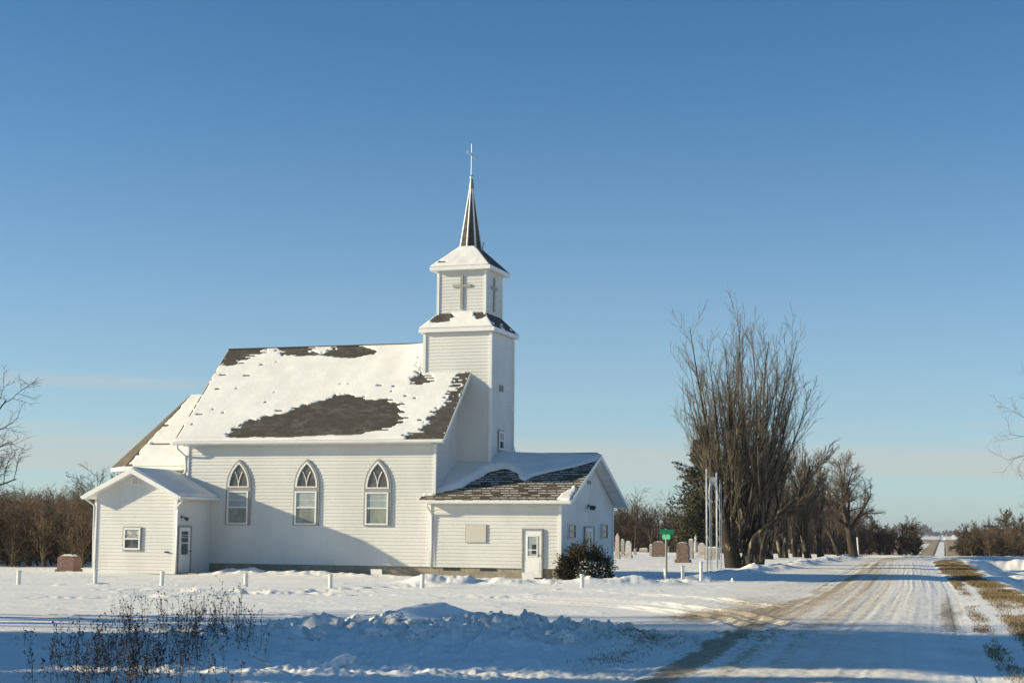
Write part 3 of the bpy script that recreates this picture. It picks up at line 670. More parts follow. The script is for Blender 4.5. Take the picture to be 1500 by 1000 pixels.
mb = MB(); mb.tube([(TCX+.62, TCY-.15, 14.1), (TCX+.62, TCY-.15, 14.42), (TCX+.68, TCY-.15, 14.52), (TCX+.62, TCY-.15, 14.58)], .018, 6); mb.build('lightning_rod', 'dark_metal', uroof)

# ---- entry wing on the right
WX1, WY0, WY1 = -18.45, YW-.13, 70.0
WEX, WEL, WEY, WRY, WEZ, WRZ = -17.88, -24.4, 61.42, 65.95, 3.12, 5.16
WSL = (WRZ-WEZ)/(WRY-WEY)
WX0 = -24.04
mb = MB()
siding(mb, front(WY0), .42, 3.02, const(WX0, WX1)); siding(mb, back(WY1), .42, 3.02, const(WX0, WX1))
siding(mb, right(WX1), .42, WRZ-.16, gable(WY0, WY1, WEZ+.02, WRZ-.12)); siding(mb, left(WX0), .42, 3.1, const(WY0, NY0+.1))
wing = part(mb, 'entry_wing_wall', 'siding')
corners(((WX0, WY0), (WX1, WY0), (WX1, WY1)), .42, 2.98, wing)
mb = MB(); mb.box(WX0+.04, WX1-.04, WY0+.04, WY1-.04, -.4, .42); fnd = part(mb, 'foundation', 'concrete_block')
mb = MB()
for x0, x1, y0 in ((648.5, 673, 832), (702.5, 727, 833)):
    a = hit(x0, y0, 1, WY0)[0]; b = hit(x1, y0, 1, WY0)[0]
    mb = MB()
    for i in range(3): mb.box(a+(b-a)*i/3+.01, a+(b-a)*(i+1)/3-.01, WY0+.02, WY0+.06, .30, .405)
    mb.box(a-.01, b+.01, WY0+.022, WY0+.05, .29, .30)
    mb.build('vent', 'dark_metal', fnd)
mb = MB()
wA, wB, wC, wD = (WEL, WEY, WEZ), (WEX, WEY, WEZ), (WEX, WRY, WRZ), (WEL, WRY, WRZ)
slab(mb, wA, wB, wC, wD, .13)
wA2, wB2, wC2, wD2 = (WEX, 2*WRY-WEY, WEZ), (WEL, 2*WRY-WEY, WEZ), (WEL, WRY+.001, WRZ), (WEX, WRY+.001, WRZ)
slab(mb, wA2, wB2, wC2, wD2, .13, 0, 2)
wroof = part(mb, 'entry_wing_roof', ['shingle_snowy', 'white_trim', 'soffit'])
for ys in (WEY, 2*WRY-WEY): mb = MB(); mb.extr([(WEX+.003, ys, WEZ+.01), (WEX+.003, WRY, WRZ+.01), (WEX+.003, WRY, WRZ-.19), (WEX+.003, ys, WEZ-.16)], (.02, 0, 0)); mb.build('rake_board', 'white_trim', wroof)
mb = MB(); mb.box(WX0, WX1, WEY+.02, WY0-.04, WEZ-.175, WEZ-.15); mb.build('soffit', 'soffit', wroof); mb = MB()
# slatted soffit strips under the back overhang
for i in range(9):
    t0, t1 = i/9+.006, (i+1)/9-.006
    P = lambda t, x: np.array([x, WEY+(2*(WRY-WEY))-t*(WRY-WEY), WEZ+t*(WRZ-WEZ)-.136])
    mb.add([P(t0, WX1+.03), P(t0, WEX-.01), P(t1, WEX-.01), P(t1, WX1+.03), P(t0, WX1+.03)-[0, 0, .012], P(t0, WEX-.01)-[0, 0, .012], P(t1, WEX-.01)-[0, 0, .012], P(t1, WX1+.03)-[0, 0, .012]], [(4, 5, 6, 7), (0, 1, 5, 4), (2, 3, 7, 6)])
mb.build('soffit', 'soffit', wroof)
gutter(WEL, WEX, WEY-.003, WEZ+.01, wroof)
WSN = plane_uv(wA, wB, wD, zoomed([(150, 380), (280, 352), (370, 330), (400, 300), (520, 235), (640, 205), (720, 240), (740, 285), (780, 292), (830, 262), (1000, 222), (1130, 195), (1250, 160), (1300, 110), (1290, 60), (500, 60), (180, 250)], 4.5455, 600, 640))
WS2 = plane_uv(wA, wB, wD, zoomed([(975, 418), (1040, 360), (1140, 305), (1100, 370), (1085, 420)], 4.5455, 600, 640))
WS3 = plane_uv(wA, wB, wD, zoomed([(55, 400), (60, 370), (165, 365), (175, 385), (110, 392)], 4.5455, 600, 640))
def wing_snow(U, V, L, h):
    u = U+.10*fbm(U*2, V*2, 3, 201); v = V+.05*fbm(U*3, V*3, 3, 202)
    m = inpoly(u, v, WSN).astype(float); k = blur(m, 14)
    tw = np.exp(-(np.hypot(np.maximum(U-(TX1-WEL), 0)*.9, (V-3.0)*.5)/1.3)**2)
    t = -.04+(k-.5)*.13+np.where(k > .5, (k-.5)*.09, 0)+.17*tw*k+.04*fbm(U*.6, V*.8, 3, 203)*k
    u2, v2 = jag(U, V, .12, .27, 205)
    s = blur(np.where(inpoly(u2, v2, WS2) | inpoly(u2, v2, WS3), .06, -.05), 2)
    t = np.maximum(t, s)
    return np.where(np.minimum.reduce([V, U, L-U]) < .015, -.06, t)
snowsheet('roof_snow', wA, wB, wD, wing_snow, wroof, .05)
snowsheet('roof_snow', wA2, wB2, wD2, full(.1, 9, .25), wroof, .1)

# ---- porch extension on the left (gable to the front)
PX0, PX1, PY0 = -38.06, -34.24, 59.1
PEL, PER, PEY, PRX, PEZ, PRZ = -38.45, -33.88, 58.62, -36.15, 3.22, 4.34
mb = MB()
siding(mb, front(PY0), .02, PRZ-.1, gable(PX0, PX1, PEZ+.06, PRZ-.12)); siding(mb, right(PX1), .02, 3.08, const(PY0, YW)); siding(mb, left(PX0), .02, 3.08, const(PY0, YW+1.2))
porch = part(mb, 'porch_wall', 'siding')
corners(((PX0, PY0), (PX1, PY0)), .02, 3.05, porch)
mb = MB(); mb.box(PX0+.04, PX1-.04, PY0+.04, YW-.04, -.4, .02); part(mb, 'foundation', 'concrete_block')
mb = MB()
slab(mb, (PER, PEY, PEZ), (PER, YW-.02, PEZ), (PRX, YW-.02, PRZ), (PRX, PEY, PRZ), .13)
slab(mb, (PEL, YW+1.0, PEZ), (PEL, PEY, PEZ), (PRX-.001, PEY, PRZ), (PRX-.001, YW+1.0, PRZ), .13)
proof = part(mb, 'porch_roof', ['shingle', 'white_trim'])
snowsheet('roof_snow', (PER, PEY, PEZ), (PER, YW-.02, PEZ), (PRX, PEY, PRZ), lambda U, V, L, h: np.where(np.minimum.reduce([V, U]) < .012, -.03, (.09+.03*fbm(U*.7, V*.7, 3, 211)-.05*np.exp(-((U-1.0)/.6)**2-((V-.6)/.5)**2))*sm(np.minimum(V+.02, U+.02), 0, .14)), proof, .05)
snowsheet('roof_snow', (PEL, YW+1.0, PEZ), (PEL, PEY, PEZ), (PRX, YW+1.0, PRZ), full(.06, 12), proof, .08)
for xs in (PEL, PER): mb = MB(); mb.extr([(xs, PEY-.004, PEZ+.02), (PRX, PEY-.004, PRZ+.02), (PRX, PEY-.004, PRZ-.19), (xs, PEY-.004, PEZ-.17)], (0, -.022, 0)); mb.build('rake_board', 'white_trim', proof)
mb = MB(); mb.box(PX1+.03, PER-.01, PEY+.02, YW-.05, PEZ-.17, PEZ-.145)
mb.build('soffit', 'soffit', proof)
mb = MB(); x = PER+.003
mb.extr([(x, PEY-.02, PEZ-.01), (x+.085, PEY-.02, PEZ-.01), (x+.10, PEY-.02, PEZ-.05), (x+.06, PEY-.02, PEZ-.13), (x, PEY-.02, PEZ-.13)], (0, YW-.04-PEY, 0)); mb.build('gutter', 'white_trim', proof)
mb = MB(); x = PEL-.003
mb.extr([(x, PEY-.02, PEZ-.01), (x-.085, PEY-.02, PEZ-.01), (x-.10, PEY-.02, PEZ-.05), (x-.06, PEY-.02, PEZ-.13), (x, PEY-.02, PEZ-.13)], (0, YW+1.0-PEY, 0)); mb.build('gutter', 'white_trim', proof)

# ---- chancel (polygonal apse) behind the porch
CE = [np.array(p, float) for p in ((NX0, 62.75, 4.62), (-39.05, 62.75, 4.62), (-40.95, 64.65, 4.62), (-40.95, 67.75, 4.62), (-39.05, 69.65, 4.62), (NX0, 69.65, 4.62))]
RPk = np.array([-37.85, 66.2, 8.05]); RPe = np.array([NX0, 66.2, 8.05])
mb = MB(); ins = []
for p in CE:
    c = np.array([-37.6, 66.2]); q = p[:2]-c; k = 1-.38/np.abs(q).max(); ins.append(c+q*k if p[0] != NX0 else np.array([NX0, c[1]+q[1]*(1-.38/abs(q[1]))]))
for i in range(5):
    a, b = ins[i], ins[i+1]
    for z in np.arange(.42, 4.5, .145):
        zt2 = min(z+.145, 4.5); n = np.array([-(b-a)[1], (b-a)[0]]); n = n/np.linalg.norm(n)
        if n@(a-np.array([-37.6, 66.2])) < 0: n = -n
        mb.add([(*(a+n*.023), z), (*(b+n*.023), z), (*b, zt2), (*a, zt2)], [(0, 3, 2, 1)])
chan = part(mb, 'chancel_wall', 'siding')
mb = MB()
for i in range(5):
    a, b = CE[i], CE[i+1]; dn = np.array([0, 0, -.17])
    if i in (0, 4):
        P = [b, a, RPe, RPk] if i == 0 else [b, a, RPk, RPe]
        e = (P[1]-P[0])/np.linalg.norm(P[1]-P[0]); v = P[3]-P[0]; v = v-e*(v@e); v /= np.linalg.norm(v)
        mb.quad(*P, 0, [(float((p-P[0])@e), float((p-P[0])@v)) for p in P])
    else:
        e = (b-a)/np.linalg.norm(b-a); v = RPk-a; v = v-e*(v@e); v /= np.linalg.norm(v)
        mb.add([b, a, RPk], [(0, 1, 2)], 2); mb.uv[len(mb.f)-1] = [(float((p-a)@e), float((p-a)@v)) for p in (b, a, RPk)]
    mb.quad(b, b+dn, a+dn, a, 1)
mb.add([p+[0, 0, -.17] for p in CE], [tuple(range(6))], 1)
croof = part(mb, 'chancel_roof', ['shingle', 'white_trim', 'shingle_brown'])
def ch_snow(U, V, L, h):
    x0 = V/h*(RPk[0]-CE[1][0]); ed = U-x0-.07-.09*np.abs(fbm(V*2.5, V*0+3, 3, 221))*2
    bare = (ed < 0) | ((vn(U*1.5, np.floor(V/.14)*3, 222) > .40) & (V > .3)) | ((V < .16) & (vn(U*1.3, V*0, 223) > .12))
    t = blur(np.where(bare, -.05, .06+.03*fbm(U, V, 3, 224)), 1)
    return np.where(np.minimum(V, h-V+.02) < .012, -.06, t)
snowsheet('roof_snow', CE[1], CE[0], CE[1]+[0, RPk[1]-CE[1][1], RPk[2]-CE[1][2]], ch_snow, croof, .04)

# ---- downspouts
def spout(pts, parent=CH): mb = MB(); mb.tube(pts, .042, 8); return mb.build('downspout', 'white_trim', parent, smooth=True)
spout([(WX0+.06, WEY-.05, WEZ-.12), (WX0+.02, WEY+.02, WEZ-.24), (WX0+.10, WY0-.09, WEZ-.55), (WX0+.10, WY0-.075, WEZ-.8), (WX0+.10, WY0-.075, .12)])
spout([(RXL+.18, EY-.05, EZ-.14), (RXL+.18, EY+.05, EZ-.3), (NX0-.08, YW-.06, EZ-.62), (NX0-.08, YW-.06, EZ-1.25), (NX0-.42, YW+.1, EZ-1.6), (NX0-.5, YW+.3, 4.1)])
spout([(PER+.06, PEY+.12, PEZ-.12), (PER+.03, PEY+.25, PEZ-.2), (PX1+.08, PY0-.02, PEZ-.42), (PX1+.08, PY0-.06, PEZ-.7), (PX1+.08, PY0-.06, .12)])
spout([(PEL-.05, PEY+.3, PEZ-.12), (PEL-.02, PEY+.4, PEZ-.18), (PX0-.08, PY0-.05, PEZ-.4), (PX0-.08, PY0-.05, .1)])

# ---- windows
def archpts(c, hw, z0, zs, rise, n=12):
    R_ = (hw*hw+rise*rise)/(2*hw); p = [(c-hw, z0), (c+hw, z0)]; a1 = math.asin(min(1, rise/R_))
    for k in range(n+1): a = a1*k/n; p.append((c+hw-R_+R_*math.cos(a), zs+R_*math.sin(a)))
    for k in range(n-1, -1, -1): a = a1*k/n; p.append((c-hw+R_-R_*math.cos(a), zs+R_*math.sin(a)))
    return p
def proud(fa): return lambda a, z, d: fa(a, z, d+.025 if d > 0 else d)
def gothic(fa, a0, a1, zb, zapex):
    fa = proud(fa)
    w = a1-a0; c = (a0+a1)/2; hw = w/2; zs = zapex-.98*w; rise = zapex-zs
    mb = MB(); out = archpts(c, hw, zb, zs, rise); inn = archpts(c, hw-.09, zb+.08, zs, rise-.10)
    mb.ring(fa, out, inn, .0, .06); zm = zs-.04
    mb.fbox(fa, c-hw+.09, c+hw-.09, zm-.14, zm, .0, .052)
    win = mb.build('gothic_window', 'grey_trim', CH)
    mb = MB(); mb.plate(fa, archpts(c, hw-.088, zm-.12, zs, rise-.1), .0, .018); mb.build('arch_pane', 'dark_glass', win)
    mb = MB(); o = archpts(c, hw-.085, zm, zs, rise-.095); i = archpts(c, hw-.15, zm+.05, zs, rise-.19)
    mb.ring(fa, o, i, .018, .075)
    # Y tracery, two curved bars
    hi = hw-.15
    for s in (-1, 1):
        P = [fa(c, zm+.05, .04), fa(c+s*.02*hi, zs+.12*rise, .04), fa(c+s*.14*hi, zs+.33*rise, .04), fa(c+s*.40*hi, zs+.55*rise, .04)]
        mb.tube(P, .018, 6)
    mb.tube([fa(c, zm+.04, .04), fa(c, zs+.13*rise, .04)], .018, 6)
    mb.build('arch_frame', 'white_trim', win)
    z0, z1 = zb+.035, zm-.15; b0, b1 = c-hw+.075, c+hw-.10
    mb = MB(); rect = lambda e: [(b0+e, z0+e), (b1-e, z0+e), (b1-e, z1-e), (b0+e, z1-e)]
    mb.ring(fa, rect(0), rect(.065), .0, .085); zz = z0+(z1-z0)*.51
    mb.fbox(fa, b0+.065, b1-.065, zz-.025, zz+.025, .02, .07); mb.fbox(fa, b0+.065, b1-.065, zz+.31, zz+.325, .02, .045)
    mb.build('sash', 'white_trim', win)
    mb = MB(); mb.fbox(fa, b0+.06, b1-.06, z0+.06, zz, .0, .03); mb.build('pane', 'curtain_glass', win)
    mb = MB(); mb.fbox(fa, b0+.06, b1-.06, zz, z1-.06, .0, .036); mb.build('pane', 'pale_glass', win)
fN = front(YW)
for x0, x1, yb, ya in ((331.7, 367.6, 768.6, 672.9), (430.7, 468, 769.2, 672.3), (533.8, 573.2, 769.8, 672)):
    gothic(fN, hit(x0, 740, 1, YW)[0], hit(x1, 740, 1, YW)[0], hit((x0+x1)/2, yb, 1, YW)[2], hit((x0+x1)/2, ya, 1, YW)[2])
def sashwin(nm, fa, a0, a1, z0, z1, trim=.07, glass=('night_glass', 'lace_glass'), tm='white_trim', rail=True, outer=None):
    fa = proud(fa)
    mb = MB(); R_ = lambda e: [(a0+e, z0+e), (a1-e, z0+e), (a1-e, z1-e), (a0+e, z1-e)]
    mb.ring(fa, R_(-.05), R_(0), .0, .045); w = mb.build(nm, outer or 'grey_trim', CH)
    mb = MB(); mb.ring(fa, R_(0), R_(trim), .0, .065); zz = (z0+z1)/2
    if rail: mb.fbox(fa, a0+trim, a1-trim, zz-.028, zz+.028, .02, .06)
    mb.build('sash', tm, w)
    mb = MB(); mb.fbox(fa, a0+trim-.01, a1-trim+.01, z0+trim-.01, zz, .0, .028); mb.build('pane', glass[0], w)
    mb = MB(); mb.fbox(fa, a0+trim-.01, a1-trim+.01, zz, z1-trim+.01, .0, .032); mb.build('pane', glass[1], w)
    return w
a = hit(181.5, 771, 1, PY0); b = hit(207.5, 806.5, 1, PY0)
sashwin('window', front(PY0), a[0]+.05, b[0]-.05, b[2]+.05, a[2]-.05)
a = hit(728.7, 630, 0, TX1); b = hit(736.6, 663, 0, TX1)
sashwin('window', right(TX1), a[1]+.04, b[1]-.04, b[2]+.1, a[2]-.02, .08, ('night_glass', 'pale_glass'))
for x0, x1 in ((830.8, 841), (879, 888)):
    a = hit(x0, 765.5, 0, WX1); b = hit(x1, 788.5, 0, WX1)
    sashwin('window', right(WX1), a[1]+.04, b[1]-.04, b[2]+.02, a[2]-.06, .05, ('brown_glass', 'brown_glass'), 'grey_trim', True, 'soffit')
# doors
def door(fa, a0, a1, z0, z1, kind):
    fa = proud(fa)
    mb = MB(); R_ = lambda e: [(a0-e, z0), (a1+e, z0), (a1+e, z1+e), (a0-e, z1+e)]
    mb.ring(fa, R_(.06), R_(0), .0, .07); d = mb.build('door', 'grey_trim', CH)
    mb = MB(); mb.fbox(fa, a0+.004, a1-.004, z0, z1-.004, .0, .035); w = a1-a0; h = z1-z0
    for (u0, u1, v0, v1) in ((.1, .9, .06, .34),): mb.fbox(fa, a0+u0*w, a0+u1*w, z0+v0*h, z0+v1*h, .035, .044)
    if kind == 'double':
        mb.fbox(fa, a0+.47*w, a0+.53*w, z0+.02, z1-.03, .035, .05)
    mb.build('door_leaf', 'white_trim', d)
    if kind == 'front':
        mb = MB(); o = [(a0+.2*w, z0+.44*h), (a0+.8*w, z0+.44*h), (a0+.8*w, z0+.89*h), (a0+.2*w, z0+.89*h)]
        i = [(a0+.25*w, z0+.46*h), (a0+.75*w, z0+.46*h), (a0+.75*w, z0+.87*h), (a0+.25*w, z0+.87*h)]
        mb.ring(fa, o, i, .035, .06); mb.fbox(fa, a0+.25*w, a0+.75*w, z0+.575*h, z0+.595*h, .035, .055); mb.build('glazing_bar', 'white_trim', d)
        mb = MB(); mb.plate(fa, i, .035, .041); mb.build('pane', 'pale_glass', d)
        mb = MB(); mb.fbox(fa, a0+.47*w, a0+.72*w, z0+.5*h, z0+.575*h, .041, .045); mb.fbox(fa, a0+.47*w, a0+.72*w, z0+.597*h, z0+.70*h, .041, .045); mb.build('inner_window', 'night_glass', d)
    elif kind == 'side':
        for v0, v1, g in ((.40, .64, 'night_glass'), (.67, .91, 'night_glass')):
            mb = MB(); mb.fbox(fa, a0+.22*w, a0+.78*w, z0+v0*h, z0+v1*h, .035, .047); mb.build('pane', g, d)
        mb = MB(); mb.fbox(fa, a0+.16*w, a0+.84*w, z0+.645*h, z0+.665*h, .035, .06); mb.fbox(fa, a0+.22*w, a0+.78*w, z0+.77*h, z0+.78*h, .047, .055); mb.fbox(fa, a0+.22*w, a0+.78*w, z0+.82*h, z0+.83*h, .047, .055); mb.build('glazing_bar', 'white_trim', d)
    else:
        for u0, u1 in ((.16, .40), (.6, .84)):
            mb = MB(); mb.fbox(fa, a0+u0*w, a0+u1*w, z0+.45*h, z0+.92*h, .035, .047); mb.build('pane', 'brown_glass', d)
    p = fa(a0+(.9 if kind != 'double' else .45)*w, z0+.47*h, .04); q = fa(a0+(.9 if kind != 'double' else .45)*w, z0+.47*h, .10)
    mb = MB(); mb.tube([p, q], [.02, .03], 8); mb.build('door_handle', 'dark_metal', d)
    return d
a = hit(765.5, 774, 1, WY0); b = hit(795.5, 846, 1, WY0)
door(front(WY0), a[0]+.06, b[0]-.06, .06, a[2]-.06, 'front')
a = hit(259.5, 770, 0, PX1); b = hit(276, 843, 0, PX1)
door(right(PX1), a[1]+.06, b[1]-.04, .06, a[2]-.05, 'side')
a = hit(854.5, 770.5, 0, WX1); b = hit(868, 797, 0, WX1)
door(right(WX1), a[1]+.06, b[1]-.06, .15, a[2]-.06, 'double')
mb = MB(); mb.box(PX1+.0, PX1+.95, PY0+.12, PY0+1.35, -.2, .07); part(mb, 'door_step', 'concrete_block')
# notice board, vents, lamps
a = hit(682.5, 767.5, 1, WY0); b = hit(713, 794.5, 1, WY0)
mb = MB(); mb.fbox(front(WY0), a[0], b[0], b[2], a[2], .0, .06); nb = part(mb, 'notice_board', 'grey_trim')
mb = MB(); mb.fbox(front(WY0), a[0]+.02, b[0]-.02, b[2]+.02, a[2]-.02, .06, .064); mb.build('board_panel', 'board', nb)
def louvre(fa, a0, a1, z0, z1, n, m='white_trim'):
    fa = proud(fa)
    mb = MB(); mb.ring(fa, [(a0, z0), (a1, z0), (a1, z1), (a0, z1)], [(a0+.04, z0+.04), (a1-.04, z0+.04), (a1-.04, z1-.04), (a0+.04, z1-.04)], .0, .06)
    for i in range(n):
        z = z0+.04+(z1-z0-.08)*(i+.5)/n; h = (z1-z0-.08)/n*.3; mb.fbox(fa, a0+.04, a1-.04, z-h, z+h, .015, .05)
    v = part(mb, 'gable_vent', m); mb = MB(); mb.fbox(fa, a0+.03, a1-.03, z0+.03, z1-.03, .0, .018); mb.build('vent_screen', 'dark_metal', v)
a = hit(193.5, 699, 1, PY0); b = hit(205, 710, 1, PY0); louvre(front(PY0), a[0], b[0], b[2], a[2], 5)
a = hit(731, 564, 0, TX1); b = hit(735, 574, 0, TX1); louvre(right(TX1), a[1], b[1], b[2], a[2], 3, 'grey_trim')
a = hit(859.5, 703, 0, WX1); b = hit(863, 709, 0, WX1); louvre(right(WX1), a[1], b[1], b[2], a[2], 2, 'grey_trim')
def lamp(fa, a_, z_, two=False, m='dark_metal', sc=1.):
    mb = MB(); mb.tube([fa(a_, z_, 0), fa(a_, z_, .05)], .055*sc, 10); mb.tube([fa(a_, z_, .04), fa(a_+.03, z_-.02, .14)], .018, 6); l = part(mb, 'floodlight', m)
    for k in ((-1, 1) if two else (1,)):
        mb = MB(); p = fa(a_+k*.05*sc, z_-.03, .13); q = fa(a_+k*.16*sc, z_-.11, .24)
        mb.tube([p, p*.6+q*.4, q], [.03*sc, .06*sc, .085*sc], 10); mb.build('lamp_head', m, l)
p = hit(265, 756.5, 0, PX1); lamp(right(PX1), p[1], p[2])
p = hit(861, 740, 0, WX1); lamp(right(WX1), p[1], p[2], True, 'dark_metal', 1.2)
p = hit(780, 740, 1, WY0); lamp(front(WY0), p[0], p[2]+.1, False, 'galvanised', 1.0)
p = hit(245, 808, 1, PY0); mb = MB(); mb.fbox(front(PY0), p[0]-.09, p[0]+.07, p[2]-.03, p[2]+.03, 0, .08); part(mb, 'tap_box', 'dark_metal')

# ------------------------------------------------------------------ trees
def rnd_perp(T, rng):
    r = rng.normal(size=T.shape); r -= T*(r*T).sum(-1, keepdims=True); return r/(np.linalg.norm(r, axis=-1, keepdims=True)+1e-9)
def integrate(p, d, L, n, up, wob, rng):
    M_ = len(p); P = np.zeros((M_, n, 3)); P[:, 0] = p; st = (L/(n-1))[:, None]
    for k in range(1, n):
        d = d+rng.normal(size=d.shape)*wob+np.array([0, 0, up]); d /= np.linalg.norm(d, axis=1, keepdims=True)
        P[:, k] = P[:, k-1]+d*st
    return P
def taper(r0, n, end=.3): return r0[:, None]*np.linspace(1, end, n)[None]
def kids(P, R, L, nch, t0, t1, a0, a1, l0, l1, rr, up, wob, nseg, rng, fall=.5, end=.35, rmin=0):
    M_, n, _ = P.shape; t = t0+(t1-t0)*(np.arange(nch)[None]+rng.random((M_, nch)))/nch
    f = t*(n-1); i = np.minimum(f.astype(int), n-2); w = (f-i)[..., None]; m = np.arange(M_)[:, None]
    p = P[m, i]*(1-w)+P[m, i+1]*w; T = P[m, i+1]-P[m, i]; T /= np.linalg.norm(T, axis=-1, keepdims=True)+1e-9
    r = R[m, i]*(1-w[..., 0])+R[m, i+1]*w[..., 0]
    a = np.radians(rng.uniform(a0, a1, (M_, nch)))[..., None]; d = T*np.cos(a)+rnd_perp(T, rng)*np.sin(a)
    Lc = L[:, None]*rng.uniform(l0, l1, (M_, nch))*(1-fall*t)
    p, d, Lc, r = p.reshape(-1, 3), d.reshape(-1, 3), Lc.ravel(), np.maximum(r.ravel()*rr, rmin)
    Pc = integrate(p, d, Lc, nseg, up, wob, rng); return Pc, taper(r, nseg, end), Lc
def poplar(name, loc, stems, hgt, spread, rng, label, mats, dens=1., group=None, rt=.2, lean=(0, 0), twig_r=.011, trunk_h=.6, ntr=2, up=.09, heavy=None):
    t = empty(name, loc, label, 'tree', group); o = np.array(loc, float)
    tp = []; tr = []
    # trunks
    az = rng.uniform(0, 6.28, ntr)
    d = np.stack([np.cos(az)*.25+lean[0], np.sin(az)*.25+lean[1], np.ones(ntr)], 1); d /= np.linalg.norm(d, axis=1, keepdims=True)
    base = o+np.stack([np.cos(az)*rt*.9, np.sin(az)*rt*.9, np.full(ntr, -.25)], 1)*(ntr > 1)
    P0 = integrate(base, d, np.full(ntr, hgt*.26), 6, .02, .04, rng); R0 = np.linspace(1.3, .28, 6)[None]*rt*rng.uniform(.8, 1.1, ntr)[:, None]
    # stems rise from the trunks
    if heavy:
        hp = np.array([[o+np.array(q) for q in heavy]]); i_ = np.linspace(0, len(heavy)-1, 9); ff = np.minimum(i_.astype(int), len(heavy)-2); w_ = (i_-ff)[:, None]
        HP = (hp[0][ff]*(1-w_)+hp[0][ff+1]*w_)[None]+rng.normal(size=(1, 9, 3))*.05; HR = np.linspace(rt*.62, .035, 9)[None]; HL = np.array([np.linalg.norm(np.diff(HP[0], axis=0), axis=1).sum()])
    per = max(1, stems//ntr)
    m = np.repeat(np.arange(ntr), per); tt = rng.uniform(.12, 1, len(m)); f = tt*5; i = np.minimum(f.astype(int), 4); w = (f-i)[:, None]
    p = P0[m, i]*(1-w)+P0[m, i+1]*w
    aa = rng.uniform(0, 6.28, len(m)); sp = spread*np.sqrt(rng.random(len(m)))
    d = np.stack([np.cos(aa)*sp+lean[0], np.sin(aa)*sp+lean[1], np.ones(len(m))], 1); d /= np.linalg.norm(d, axis=1, keepdims=True)
    Ls = (hgt*(1.0-.38*sp/spread*rng.uniform(.4, 1.2, len(m)))-(p[:, 2]-o[2]))*rng.uniform(.72, 1.0, len(m))
    P1 = integrate(p, d, Ls, 10, up*.55, .034, rng); R1 = taper(np.minimum(rt*.42, .018+Ls*.0082)*rng.uniform(.6, 1.25, len(m)), 10, .14)
    k = lambda n: max(1, int(round(n*dens)))
    if heavy:
        HK, HKR, HKL = kids(HP, HR, HL, 16, .3, 1, 35, 75, .45, .75, .55, up*1.6, .04, 10, rng, .45, .2, .02)
        P1 = np.concatenate([P1, HK]); R1 = np.concatenate([R1, HKR]); Ls = np.concatenate([Ls, HKL])
    P2, R2, L2 = kids(P1, R1, Ls, k(13), .12, .97, 12, 34, .2, .40, .5, up*.8, .045, 6, rng, .5, .3, twig_r*1.2)
    P3, R3, L3 = kids(P2, R2, L2, k(7), .15, 1, 14, 38, .28, .5, .6, up*.8, .06, 4, rng, .3, .4, twig_r)
    P4, R4, L4 = kids(P3, R3, L3, k(2), .2, 1, 16, 40, .4, .7, .8, up*.8, .06, 3, rng, .2, .5, twig_r*.75)
    V, Fc = join([tube_np(P0, R0, 10), tube_np(P1, R1, 6)]+([tube_np(HP, HR, 8)] if heavy else [])); npmesh('trunk', V, Fc, mats[0], t, smooth=True)
    V, Fc = join([tube_np(P2, R2, 4), tube_np(P3, R3, 3), tube_np(P4, R4, 3)]); npmesh('crown', V, Fc, mats[1], t)
    return t
def oak(name, loc, hgt, rng, label, mats, rt=.3, dens=1., group=None, twig_r=.012, bole=.3, limbs=7, ang=(25, 60), cat='tree', up=.03, lean=(0, 0), ratio=(.6, .95), spread=1.):
    t = empty(name, loc, label, cat, group); o = np.array(loc, float)
    d = np.array([[lean[0], lean[1], 1.]]); d /= np.linalg.norm(d)
    P0 = integrate(o[None]-[[0, 0, .3]], d, np.array([hgt*.55]), 8, .01, .05, rng); R0 = np.linspace(1.3, .42, 8)[None]*rt
    L0 = np.array([hgt*.55]); k = lambda n: max(1, int(round(n*dens)))
    P1, R1, L1 = kids(P0, R0, L0, limbs, bole/.55 if bole < .5 else .85, 1, *ang, *ratio, .6, up, .10, 7, rng, .15, .25)
    L1 = L1*spread
    P2, R2, L2 = kids(P1, R1, L1, k(7), .25, 1, 25, 60, .35, .62, .6, up, .11, 6, rng, .3, .3, twig_r*1.6)
    P3, R3, L3 = kids(P2, R2, L2, k(7), .2, 1, 25, 60, .35, .62, .6, up*.5, .12, 5, rng, .3, .4, twig_r)
    P4, R4, L4 = kids(P3, R3, L3, k(5), .15, 1, 25, 60, .4, .7, .7, up*.5, .12, 3, rng, .3, .5, twig_r*.75)
    V, Fc = join([tube_np(P0, R0, 10), tube_np(P1, R1, 7)]); npmesh('trunk', V, Fc, mats[0], t, smooth=True)
    V, Fc = join([tube_np(P2, R2, 5), tube_np(P3, R3, 3), tube_np(P4, R4, 3)]); npmesh('crown', V, Fc, mats[1], t)
    return t
def cards(C, D, ln, wd, rng):
    n = len(C); D = D/(np.linalg.norm(D, axis=1, keepdims=True)+1e-9); s = rnd_perp(D, rng)
    ln = np.broadcast_to(ln, (n,))[:, None]; wd = np.broadcast_to(wd, (n,))[:, None]
    V = np.stack([C-D*ln*.3, C+s*wd*.5+D*ln*.2, C+D*ln*.7, C-s*wd*.5+D*ln*.2], 1).reshape(-1, 3)
    return V, np.arange(n*4).reshape(n, 4)
